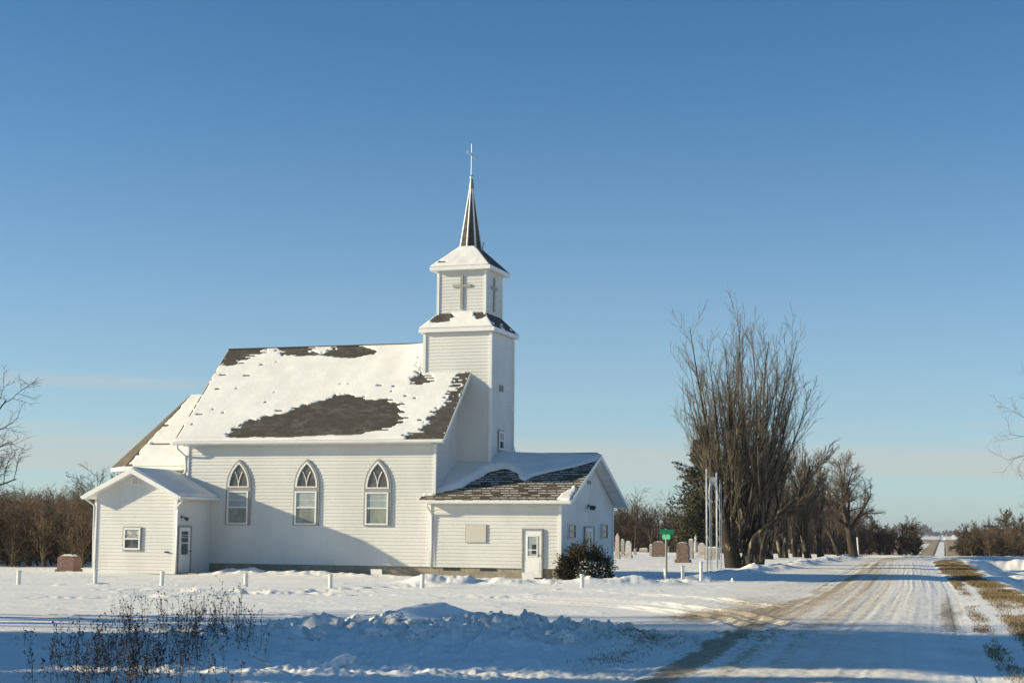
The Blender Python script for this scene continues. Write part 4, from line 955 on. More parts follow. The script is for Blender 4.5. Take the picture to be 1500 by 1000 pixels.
def spruce(name, loc, hgt, rad, rng, label, dens=1., group=None, base=.08, parts=True):
    t = empty(name, loc, label, 'tree', group); o = np.array(loc, float)
    V, Fc = tube_np(np.array([[o-[0, 0, .2], o+[0, 0, hgt*.5], o+[0, 0, hgt]]]), np.array([[hgt*.018, hgt*.011, .015]]), 8); npmesh('trunk', V, Fc, 'bark', t, smooth=True)
    n = int(hgt*15*dens); z = base+(1-base)*np.sort(rng.random(n)); az = rng.random(n)*6.28; L = rad*(1-z)**.8*rng.uniform(.45, 1.2, n)*(.85+.3*np.sin(z*31+az*2))+.12
    d = np.stack([np.cos(az), np.sin(az), .35-.6*(1-z)], 1); d /= np.linalg.norm(d, axis=1, keepdims=True)
    P = integrate(o+np.stack([0*z, 0*z, z*hgt], 1), d, L, 6, .025, .05, rng); R = taper(.012+.016*L, 6, .3)
    P2, R2, L2 = kids(P, R, L, 9, .15, 1, 30, 65, .25, .45, .5, -.02, .05, 4, rng, .4, .5, .006)
    A = np.concatenate([P.reshape(-1, 3), P2.reshape(-1, 3), .5*(P2[:, 1:]+P2[:, :-1]).reshape(-1, 3)]); G = np.concatenate([np.gradient(P, axis=1).reshape(-1, 3), np.gradient(P2, axis=1).reshape(-1, 3), np.diff(P2, axis=1).reshape(-1, 3)])
    G = G/(np.linalg.norm(G, axis=1, keepdims=True)+1e-9)+rng.normal(size=G.shape)*.55
    k = rng.random(len(A)) < .95; A, G = A[k], G[k]; A = A+rng.normal(size=A.shape)*.04
    parts_ = [tube_np(P, R, 4), cards(A, G, rng.uniform(.18, .36, len(A))*hgt/12, rng.uniform(.07, .13, len(A))*hgt/10, rng)]
    A3 = A+rng.normal(size=A.shape)*.10; parts_.append(cards(A3, G+rng.normal(size=G.shape)*.5, .26*hgt/12, .10*hgt/10, rng))
    V, Fc = join(parts_); npmesh('crown', V, Fc, 'needles', t)
    return t
def at(x, Yd): p = hit(x, 800, 1, Yd); return p[0], Yd
def topz(x, y, Yd): return hit(x, y, 1, Yd)[2]
def place(x, Yd): X, Y_ = at(x, Yd); return (X, Y_, gz(X, Y_))
r_ = lambda s: np.random.default_rng(s)
poplar('poplar_tree', place(1086, 88.5), 62, 15.0, .44, r_(11), 'tallest bare poplar with many upright stems behind the arched gate', ('bark_pale', 'twig_olive'), 1.0, rt=.40, lean=(.045, 0), twig_r=.0095, ntr=5, up=.085, heavy=[(.2, -.2, .2), (.7, -.3, 1.4), (1.6, -.4, 2.5), (2.6, -.4, 3.3), (3.5, -.3, 4.3), (3.9, -.2, 5.6)])
poplar('poplar_tree', place(1104, 98), 26, 9.0, .30, r_(12), 'bare poplar close behind the tallest poplar, pale trunk foot showing', ('bark_pale', 'twig_olive'), .9, rt=.33, lean=(.05, 0), twig_r=.013, ntr=2)
ROW = [(1128, 120, 9.0, 'bare poplar at the left end of the roadside row, partly hidden by the tallest'), (1150, 126, 9.4, 'bare poplar second in the roadside row right of the tallest poplar'),
       (1168, 131, 8.8, 'bare poplar third in the roadside row with thin upright stems'), (1187, 127, 9.2, 'bare poplar in the middle of the roadside row, tops just above its neighbours'),
       (1205, 132, 9.6, 'bare poplar on the right end of the row beside the rounded big tree')]
for i, (x, Yd, h, lb) in enumerate(ROW): poplar('poplar_tree', place(x, Yd), 20, h, .2, r_(20+i), lb, ('bark_pale', 'twig_olive'), .85, 'poplars in a row along the road', rt=.24, twig_r=.016, ntr=2)
oak('broad_tree', place(1250, 137), 9.6, r_(47), 'rounded bare tree with dark trunk at the end of the poplar row', ('bark', 'twig'), rt=.34, dens=1.35, twig_r=.0115, bole=.26, limbs=13, ang=(20, 56), ratio=(.55, .85), up=.015)
oak('leaning_tree', place(1233, 134), 5.2, r_(32), 'slim bare tree leaning left at the foot of the rounded tree', ('bark', 'twig'), rt=.2, dens=.8, twig_r=.016, bole=.3, limbs=5, lean=(-.5, 0))
spruce('spruce_tree', place(1029, 147), 11.6, 4.3, r_(41), 'dark green spruce standing left behind the tallest poplar', 1.35, base=.06)
spruce('spruce_tree', place(1010, 153), 5.0, 2.6, r_(42), 'low wide evergreen behind the headstones, left of the tall spruce', 1.3, base=.02)
oak('edge_tree', (-23.3, 29.0, 0), 6.0, r_(52), 'bare tree reaching into the left edge of the view', ('bark', 'twig'), rt=.14, dens=1.0, twig_r=.006, bole=.2, limbs=12, ang=(35, 75), up=.04, ratio=(.7, 1.1))
oak('edge_tree', (2.5, 48.5, gz(2.5, 48.5)), 9.6, r_(54), 'bare tree whose thin twigs reach into the right edge', ('bark', 'twig'), rt=.12, dens=1.0, twig_r=.0045, bole=.2, limbs=12, ang=(40, 75), up=.0)
x, y = at(141, 92); oak('wood_edge_tree', (x, y, 0), 7.0, r_(55), 'pale thin bare treetop standing above the porch roof', ('bark', 'twig'), rt=.12, dens=.8, twig_r=.012, bole=.25, limbs=9, ang=(15, 45), up=.05)
for i, (x, Yd, h, lb) in enumerate([(1290, 158, 3.6, 'round brown leafless bush left of the far road, nearest to it'), (1318, 164, 4.6, 'biggest brown bush left of the far road'), (1342, 172, 3.2, 'small brown bush nearest the far road'),
                                    (1272, 166, 4.2, 'dark bush between the rounded tree and the brown bushes'), (1418, 168, 3.6, 'brown bush at the left end of the right-hand wood'), (1480, 172, 5.6, 'bare tree rising above the right-hand wood'), (1497, 176, 5.2, 'second bare tree rising above the right-hand wood, at the picture edge')]):
    oak('bush' if 'bush' in lb else 'bare_tree', place(x, Yd), h, r_(60+i), lb, ('bark', 'twig_brown'), rt=.09, dens=1.15, twig_r=.018, bole=.03 if 'bush' in lb else .25, limbs=14 if 'bush' in lb else 8, ang=(10, 55), cat='bush' if 'bush' in lb else 'tree', ratio=(.5, 1.0), spread=1.0)
# far-off woods that read as one mass
def wood(name, pts, label, rng, matn, tw=.014, limbs=9, k2=9, k3=5, k4=0):
    O = np.array([(x, y, gz(x, y)-.1) for x, y, h in pts]); Hh = np.array([h for _, _, h in pts]); n = len(O)
    d = rng.normal(size=(n, 3))*.12; d[:, 2] = 1; d /= np.linalg.norm(d, axis=1, keepdims=True)
    P0 = integrate(O, d, Hh*.8, 6, .02, .07, rng); R0 = taper(.03+.012*Hh, 6, .3)
    P1, R1, L1 = kids(P0, R0, Hh, limbs, .06, .95, 15, 55, .35, .7, .55, .05, .10, 5, rng, .45, .3, tw*1.5)
    P2, R2, L2 = kids(P1, R1, L1, k2, .1, 1, 20, 60, .3, .6, .6, .03, .12, 4, rng, .3, .4, tw)
    P3, R3, L3 = kids(P2, R2, L2, k3, .1, 1, 20, 60, .4, .7, .8, .03, .12, 3, rng, .3, .5, tw*.8)
    ps = [tube_np(P0, R0, 5), tube_np(P1, R1, 3), tube_np(P2, R2, 3), tube_np(P3, R3, 3)]
    V, Fc = join(ps); o = npmesh(name, V, Fc, matn, origin=(O[:, 0].mean(), O[:, 1].mean(), 0)); return tag(o, label, 'wood', kind='stuff')
rng = r_(70); pts = []
for i in range(430):
    Yd = 66+40*rng.random()**1.3; x = rng.uniform(-150, 150); X, _ = at(x, Yd); pts.append((X, Yd, (3.0+.025*(Yd-66))*rng.uniform(.65, 1.2)))
for i in range(30):
    X = rng.uniform(-80, -44); pts.append((X, rng.uniform(88, 108), rng.uniform(3.2, 4.8)))
wood('brush_wood', pts, 'dense brown leafless brush behind the church, left of the porch', rng, 'twig_brown', .0115, 10, 8, 6)
pts = []
for i in range(380):
    Yd = 152+40*rng.random(); x = rng.uniform(700, 1262); X, _ = at(x, Yd); pts.append((X, Yd, 5.4*rng.uniform(.68, 1.12)))
wood('cemetery_wood', pts, 'reddish brown leafless wood behind the cemetery headstones', rng, 'twig_red', .02, 8, 6, 4)
pts = []
for i in range(330):
    Yd = 158+60*rng.random(); x = rng.uniform(1412, 1640); X, _ = at(x, Yd); pts.append((X, Yd, 3.0*rng.uniform(.6, 1.15)+.012*(Yd-158)))
for i in range(26):
    Yd = 165+30*rng.random(); x = rng.uniform(1262, 1345); X, _ = at(x, Yd); pts.append((X, Yd, rng.uniform(2.4, 3.4)))
wood('roadside_wood', pts, 'brown leafless brush beyond the cross road on both sides of the far road', rng, 'twig_brown', .021, 9, 7, 4)
pts = []
for i in range(420):
    Yd = rng.uniform(1900, 2500); x = rng.uniform(1150, 1600); X, _ = at(x, Yd); k = .55+.45*vn(x/26., 3.3)+.35*(x < 1362)
    pts.append((X, Yd, max(3, 16*k*rng.uniform(.7, 1.1))))
wood('horizon_wood', pts, 'thin dark line of far trees on the horizon beyond the fields', rng, 'twig_red', .32, 8, 5, 3)
# shelter belt to the left of the view that shades the foreground
for i, (X, w, h, rad, lb) in enumerate([(-36, 25.6, 20, 3.3, 'nearest spruce of the shelter belt left of the view'), (-33, 27.8, 19, 3.0, 'second spruce of the shelter belt left of the view'), (-38, 30.3, 20, 3.4, 'third spruce of the shelter belt left of the view'), (-32, 30.8, 6.6, 2.3, 'squat wide spruce of the shelter belt left of the view'), (-25, 21.8, 7.6, 3.3, 'shortest spruce of the shelter belt left of the view')]):
    spruce('spruce_tree', (X, w+.358*X, 0), h, rad, r_(90+i), lb, 1.5, 'shelter belt spruces', base=.5 if X == -38 else .03)
oak('bare_tree', (-30, 36.2+.358*-30, 0), 11.5, r_(97), 'shorter bare tree at the far end of the shelter belt left of the view', ('bark', 'twig'), rt=.2, dens=.9, twig_r=.022, bole=.25, limbs=10)
oak('bare_tree', (-40, 34.6+.358*-40, 0), 15.5, r_(98), 'taller bare tree at the far end of the shelter belt left of the view', ('bark', 'twig'), rt=.26, dens=.9, twig_r=.022, bole=.3, limbs=10, ang=(15, 45))

# juniper beside the entry wing
def juniper():
    rng = r_(101); o = np.array([-17.35, 61.6, 0.0]); t = empty('juniper_bush', o, 'dark bushy evergreen against the right end of the entry wing', 'bush')
    n = 330; d = rng.normal(size=(n, 3)); d[:, 2] = np.abs(d[:, 2])*.8+.12; d /= np.linalg.norm(d, axis=1, keepdims=True)
    ext = 1/np.sqrt((d[:, 0]/1.12)**2+(d[:, 1]/1.15)**2+(d[:, 2]/1.48)**2)
    P = integrate(np.repeat(o[None], n, 0), d, ext*rng.uniform(.78, 1.08, n), 6, .035, .06, rng); R = taper(np.full(n, .016), 6, .3)
    P2, R2, L2 = kids(P, R, ext, 11, .3, 1, 20, 50, .16, .34, .5, .05, .08, 4, rng, .2, .4, .006)
    A = np.concatenate([P2.reshape(-1, 3), .5*(P2[:, 1:]+P2[:, :-1]).reshape(-1, 3)]); G = np.concatenate([np.gradient(P2, axis=1).reshape(-1, 3), np.diff(P2, axis=1).reshape(-1, 3)])
    G = G/(np.linalg.norm(G, axis=1, keepdims=True)+1e-9)+rng.normal(size=G.shape)*.4; A = A+rng.normal(size=A.shape)*.015; A[:, 2] = np.maximum(A[:, 2], .03)
    V, Fc = join([tube_np(P, R, 4)]); npmesh('stems', V, Fc, 'twig_brown', t)
    V, Fc = cards(A, G, rng.uniform(.07, .14, len(A)), rng.uniform(.025, .05, len(A)), rng); npmesh('foliage', V, Fc, 'juniper', t)
    k = (A[:, 0] > o[0]-.1) & (A[:, 2] < .75) & (A[:, 1] < o[1]+.2) & (rng.random(len(A)) < .17); A = A[k]
    V, Fc = cards(A+rng.normal(size=A.shape)*.02+[0, 0, .02], rng.normal(size=A.shape)*[1, 1, .4], .09, .07, rng); npmesh('snow_dusting', V, Fc, 'snow', t)
juniper()

# ------------------------------------------------------------------ yard furniture
# white marker posts
BP = [(27, 855, 'white marker post on snow at the left edge, in front of the brush'), (139.5, 854, 'white marker post in front of the left corner of the porch'), (237, 856, 'white marker post in front of the porch door side'),
      (360, 858, 'white marker post below the leftmost arched window'), (484, 859, 'white marker post below and between the middle and right arched windows'), (618.5, 859, 'white marker post left of the downspout of the entry wing'),
      (852.5, 859, 'white marker post in front of the dark juniper'), (975, 849, 'white marker post beside the green road sign'), (1000, 845, 'white marker post between the road sign and the gate'), (1027, 840, 'thin white marker post just left of the gate')]
post0 = None
for i, (x, y, lb) in enumerate(BP):
    p = hit(x, y, 2, .04); z = gz(p[0], p[1]); X, Y_ = p[0], p[1]
    if i >= 7: p = hit(x, y-(0, 0, 1)[i-7], 1, 61.9); X, Y_, z = p
    if post0 is None:
        post0 = empty('marker_post', (X, Y_, z), lb, 'post', 'white posts along the yard')
        mb = MB(); mb.lathe((X, Y_, z), [(.068, -.6), (.068, .385), (.066, .39)], 12); mb.build('post', 'plastic_white', post0, smooth=False)
        mb = MB(); mb.lathe((X, Y_, z), [(.08, .385), (.082, .425), (.07, .445), (.02, .45)], 12); mb.build('cap', 'plastic_white', post0)
        r = post0
    else:
        r = post0.copy(); COL.objects.link(r); r.location = (X, Y_, z); r['label'] = lb
        for c in post0.children:
            q = c.copy(); COL.objects.link(q); q.parent = r
        dist = math.hypot(X, Y_); r.scale = (1, 1, 1) if i < 7 else (.95, .95, 1.0)
    r.rotation_euler = (math.radians([0, -1, 1.5, 0, 1, -1, 0, 0, 1, 0][i]), math.radians([1, 0, -1.5, .6, 0, 1, 0, -1, 0, 0][i]), i)
# blank white yard signs
def yardsign(x0, y0, x1, y1, yb, tilt, lb):
    p = hit((x0+x1)/2, yb, 2, .05); X, Y_ = p[0], p[1]; z = gz(X, Y_)
    a = hit(x0, y0, 1, Y_); b = hit(x1, y1, 1, Y_); c = (a+b)/2; w = (b[0]-a[0])/2*.94; h = (a[2]-b[2])/2*.9
    t = empty('yard_sign', (X, Y_, z), lb, 'sign'); mb = MB(); ct, st_ = math.cos(tilt), math.sin(tilt)
    cor = [(-w, -h), (w, -h), (w, h), (-w, h)]; P = [(c[0]+u*ct-v*st_, Y_-.02-.18*v, c[2]+u*st_+v*ct) for u, v in cor]
    mb.extr(P, (0, .02, .0)); mb.build('sign_panel', 'sign_white', t)
    mb = MB()
    for u in (-.03, .03): mb.tube([(c[0]+u, Y_, z-.1), (c[0]+u, Y_, c[2])], .008, 5)
    mb.build('stake', 'galvanised', t)
yardsign(543, 832.5, 560, 841.5, 857, 0, 'small blank white sign on a thin wire stake left of the entry wing')
yardsign(764.5, 836.5, 782, 849.5, 851.5, .13, 'small blank white sign leaning crooked in front of the white front door')
# green road sign
p = hit(976, 848, 1, 61.6); X, Y_, z = p
t = empty('road_sign', (X, Y_, z), 'green double road name sign on a grey metal pole', 'sign')
zt_ = topz(976, 790, Y_)
mb = MB(); mb.lathe((X, Y_, 0), [(.045, z-.6), (.045, zt_+.42)], 8); mb.build('pole', 'pole_grey', t)
def blade(x0, x1, y0, y1, dy, deg, chip=0):
    a = hit(x0, y0, 1, Y_+dy); b = hit(x1, y1, 1, Y_+dy); c = (a[0]+b[0])/2; w = (b[0]-a[0])/2/abs(math.cos(math.radians(deg))); ca, sa = math.cos(math.radians(deg)), math.sin(math.radians(deg)); mb = MB()
    e = .035; pr = [(-w+e, b[2]), (w-e, b[2]), (w, b[2]+e), (w, a[2]-e), (w-e, a[2]), (-w+e, a[2]), (-w, a[2]-e), (-w, b[2]+e)]
    mb.extr([(c+u*ca+.01*sa, Y_+dy+u*sa-.01*ca, v) for u, v in pr], (-.02*sa, .02*ca, 0)); mb.build('sign_blade', 'green_sign', t)
blade(966.2, 986.4, 775, 782.2, -.06, 14); blade(969.2, 983.2, 782.2, 789.5, -.055, -38)
mb = MB(); mb.box(X-.05, X+.05, Y_-.045, Y_+.045, zt_+.17, zt_+.21); mb.build('bracket', 'galvanised', t)
# gateway of white pipe columns with an arch
gx0, gy0, gx1, gy1 = -15.85, 78.8, -16.25, 83.4
t = empty('arched_gate', ((gx0+gx1)/2, (gy0+gy1)/2, gz(gx0, gy0)), 'tall white metal pipe gateway with a narrow arch in front of the poplar', 'gate')
for (cx, cy, s) in ((gx0, gy0, 1), (gx1, gy1, -1)):
    z = gz(cx, cy); mb = MB(); L = [(cx-.09, cy, 5.05), (cx+.13, cy+.10, 4.55), (cx+.10, cy-.16, 4.55)]
    for i, (a, b, h) in enumerate(L): mb.tube([(a, b, z-.2), (a, b, z+h-.1)], .048 if i == 0 else .017, 8)
    mb.lathe((L[0][0], L[0][1], z+L[0][2]-.1), [(.055, 0), (.06, .03), (.03, .09), (.005, .11)], 8)
    k = 0
    for zz in np.arange(.25, 4.4, .55):
        a, b = L[k % 3], L[(k+1) % 3]; mb.tube([(a[0], a[1], z+zz), (b[0], b[1], z+zz+.55)], .011, 5); k += 1
    mb.build('column', 'pipe_paint', t, smooth=True)
mb = MB(); z = gz(gx0, gy0); n = 17
for off, r in ((0, .04), (.24, .028)):
    P = []
    for k in range(n+1):
        a = math.pi*k/n; w_ = (1-math.cos(a))/2
        P.append((gx0+(gx1-gx0)*w_, gy0+.1+(gy1-gy0-.2)*w_, z+3.55+(.85+off)*math.sin(a)+off*.4))
    mb.tube(P, r, 6)
for k in range(1, n):
    a = math.pi*k/n; w_ = (1-math.cos(a))/2; q = [(gx0+(gx1-gx0)*w_, gy0+.1+(gy1-gy0-.2)*w_, z+3.55+(.85+o_)*math.sin(a)+o_*.4) for o_ in (0, .24)]; mb.tube(q, .014, 5)
mb.build('arch', 'pipe_paint', t, smooth=True)
# leaning white post by the rounded tree
p = place(1258, 140); mb = MB(); mb.tube([(p[0], p[1], p[2]-.3), (p[0]-.12, p[1], p[2]+1.6)], .06, 8); mb.tube([(p[0]-.12, p[1], p[2]+1.6), (p[0]-.122, p[1], p[2]+1.64)], .075, 8); o = mb.build('roadside_post', 'plastic_white', origin=p); tag(o, 'lone slim white post leaning slightly beside the rounded bare tree', 'post')

# ------------------------------------------------------------------ headstones
def stone(kind, x0, x1, ytop, ybot, Yd, m, lb, depth=.22, snow=True, rot=0.):
    a = hit(x0, ytop, 1, Yd); b = hit(x1, ytop, 1, Yd); X = (a[0]+b[0])/2; w = (b[0]-a[0])/2; z0 = gz(X, Yd); h = hit((x0+x1)/2, ytop, 1, Yd)[2]-z0
    t = empty('headstone', (X, Yd, z0), lb, 'headstone', 'headstones in the cemetery')
    def B(hw, dp, za, zb): mbx.box(X-hw, X+hw, Yd-dp, Yd+dp, z0+za, z0+zb)
    def prof(P, dp):
        mbx.extr([(X+u, Yd-dp, z0+v) for u, v in P], (0, 2*dp, 0))
    arc = lambda w_, zs, rs, n=10: [(w_*math.cos(math.pi*k/n), zs+rs*math.sin(math.pi*k/n)) for k in range(n+1)]
    hb = min(.22, h*.16)
    mbx = MB()
    if kind == 'obelisk':
        mbx.lathe((X, Yd, z0), [(w*1.25, -.1), (w*1.25, hb), (w*1.2, hb+.03), (w*1.0, hb+.04), (w*.8*1.05, h*.86), (w*.2, h-.03), (.01, h)], 4, 0, math.pi/4)
    elif kind == 'round':
        prof([(-w*.92, hb), (w*.92, hb)]+arc(w*.92, h-w*.8, w*.8), depth*.5)
    elif kind == 'slant':
        prof([(-w, hb), (w, hb), (w, h*.86), (w*.8, h*.95), (w*.4, h), (-w*.4, h), (-w*.8, h*.95), (-w, h*.86)], depth)
    elif kind == 'block':
        prof([(-w, -.1), (w, -.1), (w, h*.97), (-w, h*.97)], depth)
    elif kind == 'bell':
        prof([(-w*.9, hb), (w*.9, hb), (w*.9, h*.78), (w*.75, h*.93), (w*.35, h), (-w*.35, h), (-w*.75, h*.93), (-w*.9, h*.78)], depth)
    elif kind == 'urn':
        mbx.lathe((X, Yd, z0), [(w*.95, hb), (w*.95, h*.5), (w*1.1, h*.53), (w*1.1, h*.58), (w*.6, h*.62), (w*.35, h*.68), (w*.62, h*.78), (w*.55, h*.86), (w*.2, h*.9), (w*.12, h*.96), (.01, h)], 10)
    mbx.build('tablet', m, t)
    if kind not in ('block', 'obelisk'):
        mbx = MB(); B(w*1.12, depth*1.25, -.15, hb); mbx.build('plinth', m, t)
    if snow and kind in ('slant', 'bell', 'round', 'block'):
        mbx = MB(); s = {'slant': .75, 'bell': .7, 'round': .6, 'block': .98}[kind]; n = 8
        P = [(-w*s, h*.97)]+[(w*s*(2*k/n-1), h*(.97 if kind == 'block' else .955)+(.07+.02*math.sin(k*2.1+x0))*math.sin(math.pi*k/n)**.5+.02) for k in range(n+1)]+[(w*s, h*.97)]
        mbx.extr([(X+u, Yd-depth*.7, z0+v) for u, v in P], (0, depth*1.4, 0)); mbx.build('snow_cap', 'snow', t, smooth=False)
    return t
Zs = [('obelisk', 900.5, 908.6, 780, 0, 112, 'marble_pink', 'tall pointed pinkish obelisk headstone next to the entry wing corner'),
      ('round', 909.6, 915, 789.5, 0, 121, 'granite_grey', 'slim grey headstone just right of the pointed obelisk'),
      ('round', 916.2, 925.3, 792.5, 0, 115, 'marble', 'pale round-topped headstone, third from the entry wing'),
      ('round', 928.6, 932, 804.5, 0, 134, 'granite_grey', 'tiny grey marker stone right of the pale round-topped headstone'),
      ('block', 937, 949, 803.5, 0, 138, 'granite_grey', 'low wide dark grey headstone near the wood'),
      ('block', 952, 955.5, 797.5, 0, 128, 'granite_grey', 'narrow grey slab touching the left side of the wide brown headstone'),
      ('slant', 956.4, 974.6, 793, 0, 124, 'granite_brown', 'wide plain brown headstone left of the road sign pole'),
      ('block', 975, 981, 799, 0, 150, 'granite_grey', 'grey slab half hidden behind the road sign pole'),
      ('bell', 991, 1010, 794.5, 0, 100.5, 'granite_brown', 'large brown granite headstone on a stepped base right of the road sign'),
      ('block', 1009.6, 1015.5, 789.5, 0, 118, 'granite_grey', 'dark narrow grey headstone directly behind the large brown one'),
      ('urn', 1015.8, 1022.6, 781.5, 0, 140, 'marble', 'ornate pale monument topped with a pointed urn'),
      ('round', 1022, 1034.5, 795.5, 0, 126, 'marble', 'wide pale round-topped headstone right of the urn monument'),
      ('block', 1032.5, 1053.5, 801.5, 0, 114, 'granite_grey', 'wide low grey headstone with snow on top behind the gate columns')]
for k, x0, x1, yt, yb, Yd, m, lb in Zs: stone(k, x0, x1, yt, yb, Yd, m, lb, .2 if k != 'bell' else .28)
stone('slant', 90, 113.5, 813.5, 0, 60.5, 'granite_red', 'lone red granite headstone left of the porch', .3)

# ------------------------------------------------------------------ snow chunks, weeds, grass
import bmesh
def ground_hit(x, y):
    d = CF+CR*(x-750)/F-CU*(y-500)/F; t = np.linspace(10, 90, 1600); P = CP+d*t[:, None]
    k = np.argmax(P[:, 2] < height(P[:, 0], P[:, 1])); return P[k, 0], P[k, 1], gz(P[k, 0], P[k, 1])
def chunk_mesh(seed):
    bm = bmesh.new(); bmesh.ops.create_icosphere(bm, subdivisions=4, radius=1); rr = r_(seed)
    off = rr.random(3)*50; from mathutils import noise as mn
    for v in bm.verts:
        c = v.co.copy(); n = mn.noise(c*1.1+Vector(off))*.42+mn.noise(c*2.3+Vector(off))*.22+mn.noise(c*6+Vector(off))*.06
        cell = mn.noise(c*4+Vector(off))*.06
        v.co = c*(1+n+cell); v.co.z *= .72
    me = bpy.data.meshes.new('snow_chunk'); bm.to_mesh(me); bm.free(); me.materials.append(M['snow_dirty'])
    return me
CM = [chunk_mesh(200+i) for i in range(6)]
BIG = [(612, 928, .26, 'round dirty snow boulder on the bank crest, largest of all'), (550, 927, .27, 'rough snow boulder on the bank crest, left of the round one'), (470, 930, .2, 'small snow boulder at the left end of the bank crest'), (500, 972, .24, 'pointed snow boulder low on the left front of the bank'),
       (600, 936, .2, 'low wide snow lump on the crest left beside the round boulder'), (767, 912, .14, 'brownish earthy snow lump behind the bank crest'), (830, 937, .24, 'wide snow boulder on the right half of the bank'), (858, 914, .13, 'small snow lump where the bank meets the track')]
for i, (x, y, s, lb) in enumerate(BIG):
    X, Y_, z = ground_hit(x, y)
    o = bpy.data.objects.new('snow_chunk', CM[i % 6]); COL.objects.link(o); o.location = (X, Y_, z-s*.05); o.scale = (s*.8*(1+.3*math.sin(i*2.3)), s*.62, s*.6); o.rotation_euler = (.2*i, .1*i, i*1.3); tag(o, lb, 'snow chunk', 'snow chunks on the plough bank')
rr = r_(300)
for i in range(235):
    if i < 210:
        k = rr.random()*8.2; ti = np.interp(k, [0, 1.95, 3.66, 5.2, 7, 8.7], range(6)); j = min(int(ti), 4); f = ti-j
        X = BANK[j][0]*(1-f)+BANK[j+1][0]*f+rr.normal()*.35; Y_ = BANK[j][1]*(1-f)+BANK[j+1][1]*f-abs(rr.normal())*2.0+.5; s = .03+.12*rr.random()**4
    else:
        k = rr.random(); j = rr.integers(0, 3); X = WIND[j][0]*(1-k)+WIND[j+1][0]*k+rr.normal()*.7; Y_ = WIND[j][1]*(1-k)+WIND[j+1][1]*k+rr.normal()*.5; s = .04+.08*rr.random()**2
    o = bpy.data.objects.new('snow_chunk', CM[i % 6]); COL.objects.link(o); o.location = (X, Y_, gz(X, Y_)+s*.2); o.scale = (s*1.3, s, s*.62); o.rotation_euler = (rr.normal()*.25, rr.normal()*.25, rr.random()*6)
    tag(o, 'small broken lump of snow on the ploughed front bank' if i < 105 else 'small broken lump of snow on the ridge beside the road', 'snow chunk', 'small snow lumps on the front bank' if i < 105 else 'small snow lumps on the roadside ridge')
def weeds():
    rng = r_(400); base = []
    for cx, cy, sx, sy, n, h in ((300, 945, 38, 10, 62, .70), (250, 948, 40, 14, 44, .60), (190, 962, 38, 16, 60, .55), (120, 978, 40, 16, 66, .46), (255, 985, 45, 14, 46, .36), (345, 950, 18, 8, 18, .5), (170, 995, 50, 10, 40, .3)):
        for _ in range(n):
            p = hit(cx+rng.normal()*sx, min(cy+rng.normal()*sy, 1012), 2, .05); base.append((p[0], p[1], gz(p[0], p[1])-.02, h*rng.uniform(.6, 1.2)))
    base = np.array(base); n = len(base); d = rng.normal(size=(n, 3))*.2; d[:, 2] = 1; d /= np.linalg.norm(d, axis=1, keepdims=True)
    P = integrate(base[:, :3], d, base[:, 3], 6, 0, .07, rng); R = taper(np.full(n, .0036), 6, .5); L = base[:, 3]
    P1, R1, L1 = kids(P, R, L, 4, .45, 1, 20, 50, .18, .38, .7, .06, .08, 4, rng, .3, .6, .0022)
    ends = np.concatenate([P[:, -1], P1[:, -1], P1[rng.random(len(P1)) < .4, 2]])
    ends = ends[rng.random(len(ends)) < .75]
    D = rng.normal(size=ends.shape)*.5; D[:, 2] += 1; ps = [tube_np(P, R, 4), tube_np(P1, R1, 3)]
    for k in range(3): ps.append(cards(ends+rng.normal(size=ends.shape)*.004, D+rng.normal(size=D.shape)*.4, rng.uniform(.018, .04, len(ends)), rng.uniform(.012, .024, len(ends)), rng))
    low = rng.normal(size=(1500, 2)); j = rng.integers(0, n, 1500); C = np.column_stack([base[j, 0]+low[:, 0]*.12, base[j, 1]+low[:, 1]*.12, base[j, 2]+.03+rng.random(1500)*.16]); ps.append(cards(C, rng.normal(size=C.shape)*[1, 1, .8], rng.uniform(.05, .12, 1500), .012, rng))
    V, Fc = join(ps); o = npmesh('dead_weeds', V, Fc, 'weed', origin=(-11.5, 21, 0)); tag(o, 'dark dead weed stalks with seed heads sticking out of the snow', 'weeds', kind='stuff')
weeds()
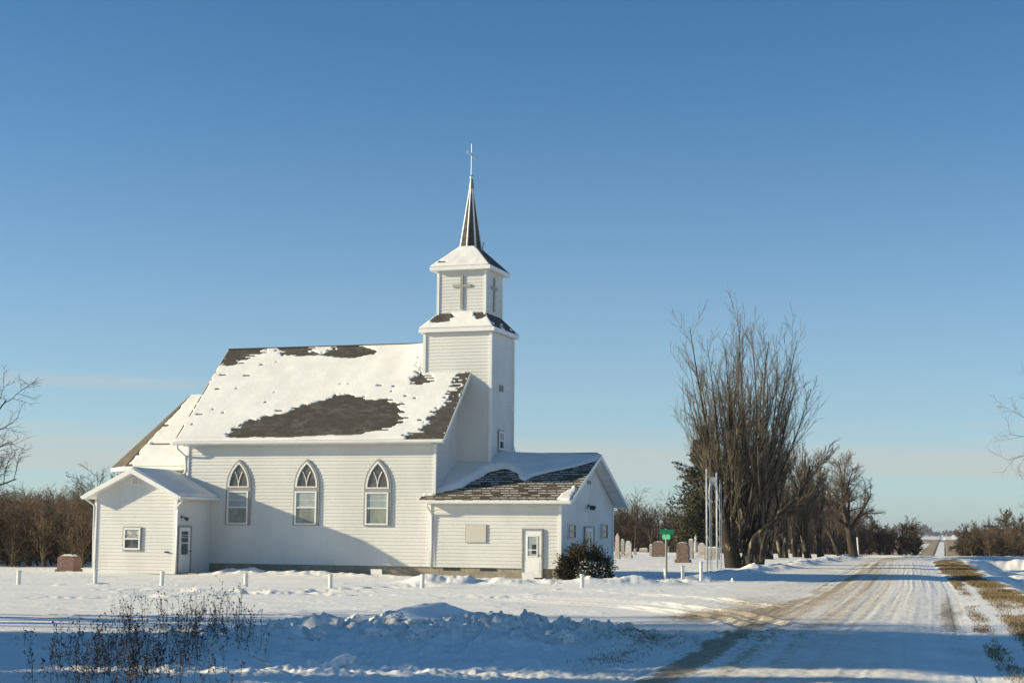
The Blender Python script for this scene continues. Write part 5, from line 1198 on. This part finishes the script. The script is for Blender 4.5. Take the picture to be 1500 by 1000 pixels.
def grass():
    rng = r_(500); n = 240000; Y_ = 20+100*rng.random(n)**1.5; u = rng.uniform(2.5, 4.9, n); X = u+road_x(Y_)
    g, s, d = masks(X, Y_); k = rng.random(n) < s*1.1-.12; X, Y_ = X[k], Y_[k]
    m = 9000; X2 = np.concatenate([rng.normal(-6.8, .5, m), rng.normal(-6.2, .35, m//2)]); Y2 = np.concatenate([rng.normal(27.4, .9, m), rng.normal(23.8, 1.2, m//2)]); g2, s2, d2 = masks(X2, Y2); k = rng.random(len(X2)) < g2*.25
    X = np.concatenate([X, X2[k]]); Y_ = np.concatenate([Y_, Y2[k]])
    Z = height(X, Y_); D = rng.normal(size=(len(X), 3))*.9; D[:, 2] = 1
    ln = rng.uniform(.04, .10, len(X)); V, Fc = cards(np.column_stack([X, Y_, Z+ln*.15]), D, ln, rng.uniform(.004, .009, len(X))*(1+Y_/50), rng)
    o = npmesh('dry_grass', V, Fc, 'dry_grass', origin=(-3, 50, 0)); tag(o, 'short dry brown grass on the right road verge', 'grass', kind='stuff')
grass()
# tiny far farm building
p = place(1397, 1390); z = np.interp(1390, ZY, ZZ); t = empty('farm_shed', (p[0], 1390, z), 'tiny white shed far away on the snowy field by the horizon', 'shed')
mb = MB(); mb.box(p[0]-1.6, p[0]+1.6, 1388, 1392, z-.5, z+2.2); mb.build('wall', 'white_trim', t)
mb = MB(); mb.extr([(p[0]-1.8, 1387.6, z+2.2), (p[0]+1.8, 1387.6, z+2.2), (p[0], 1387.6, z+3.6)], (0, 4.8, 0)); mb.build('roof', 'snow', t)

# thin winter haze over the whole place
def hazef(t, b):
    t.nodes.remove(b); v = N(t, 'ShaderNodeVolumePrincipled'); v.inputs['Color'].default_value = (.72, .80, .92, 1); v.inputs['Density'].default_value = .00017; v.inputs['Anisotropy'].default_value = .2
    t.links.new(v.outputs[0], t.nodes['Material Output'].inputs['Volume'])
mh = bpy.data.materials.new('haze'); mh.use_nodes = True; M['haze'] = mh; hazef(mh.node_tree, mh.node_tree.nodes['Principled BSDF'])
mb = MB(); mb.box(-4600, 4600, -4600, 4600, -8, 30); tag(mb.build('haze', 'haze'), kind='stuff')
for o in bpy.data.objects:
    if '_o' in o: del o['_o']
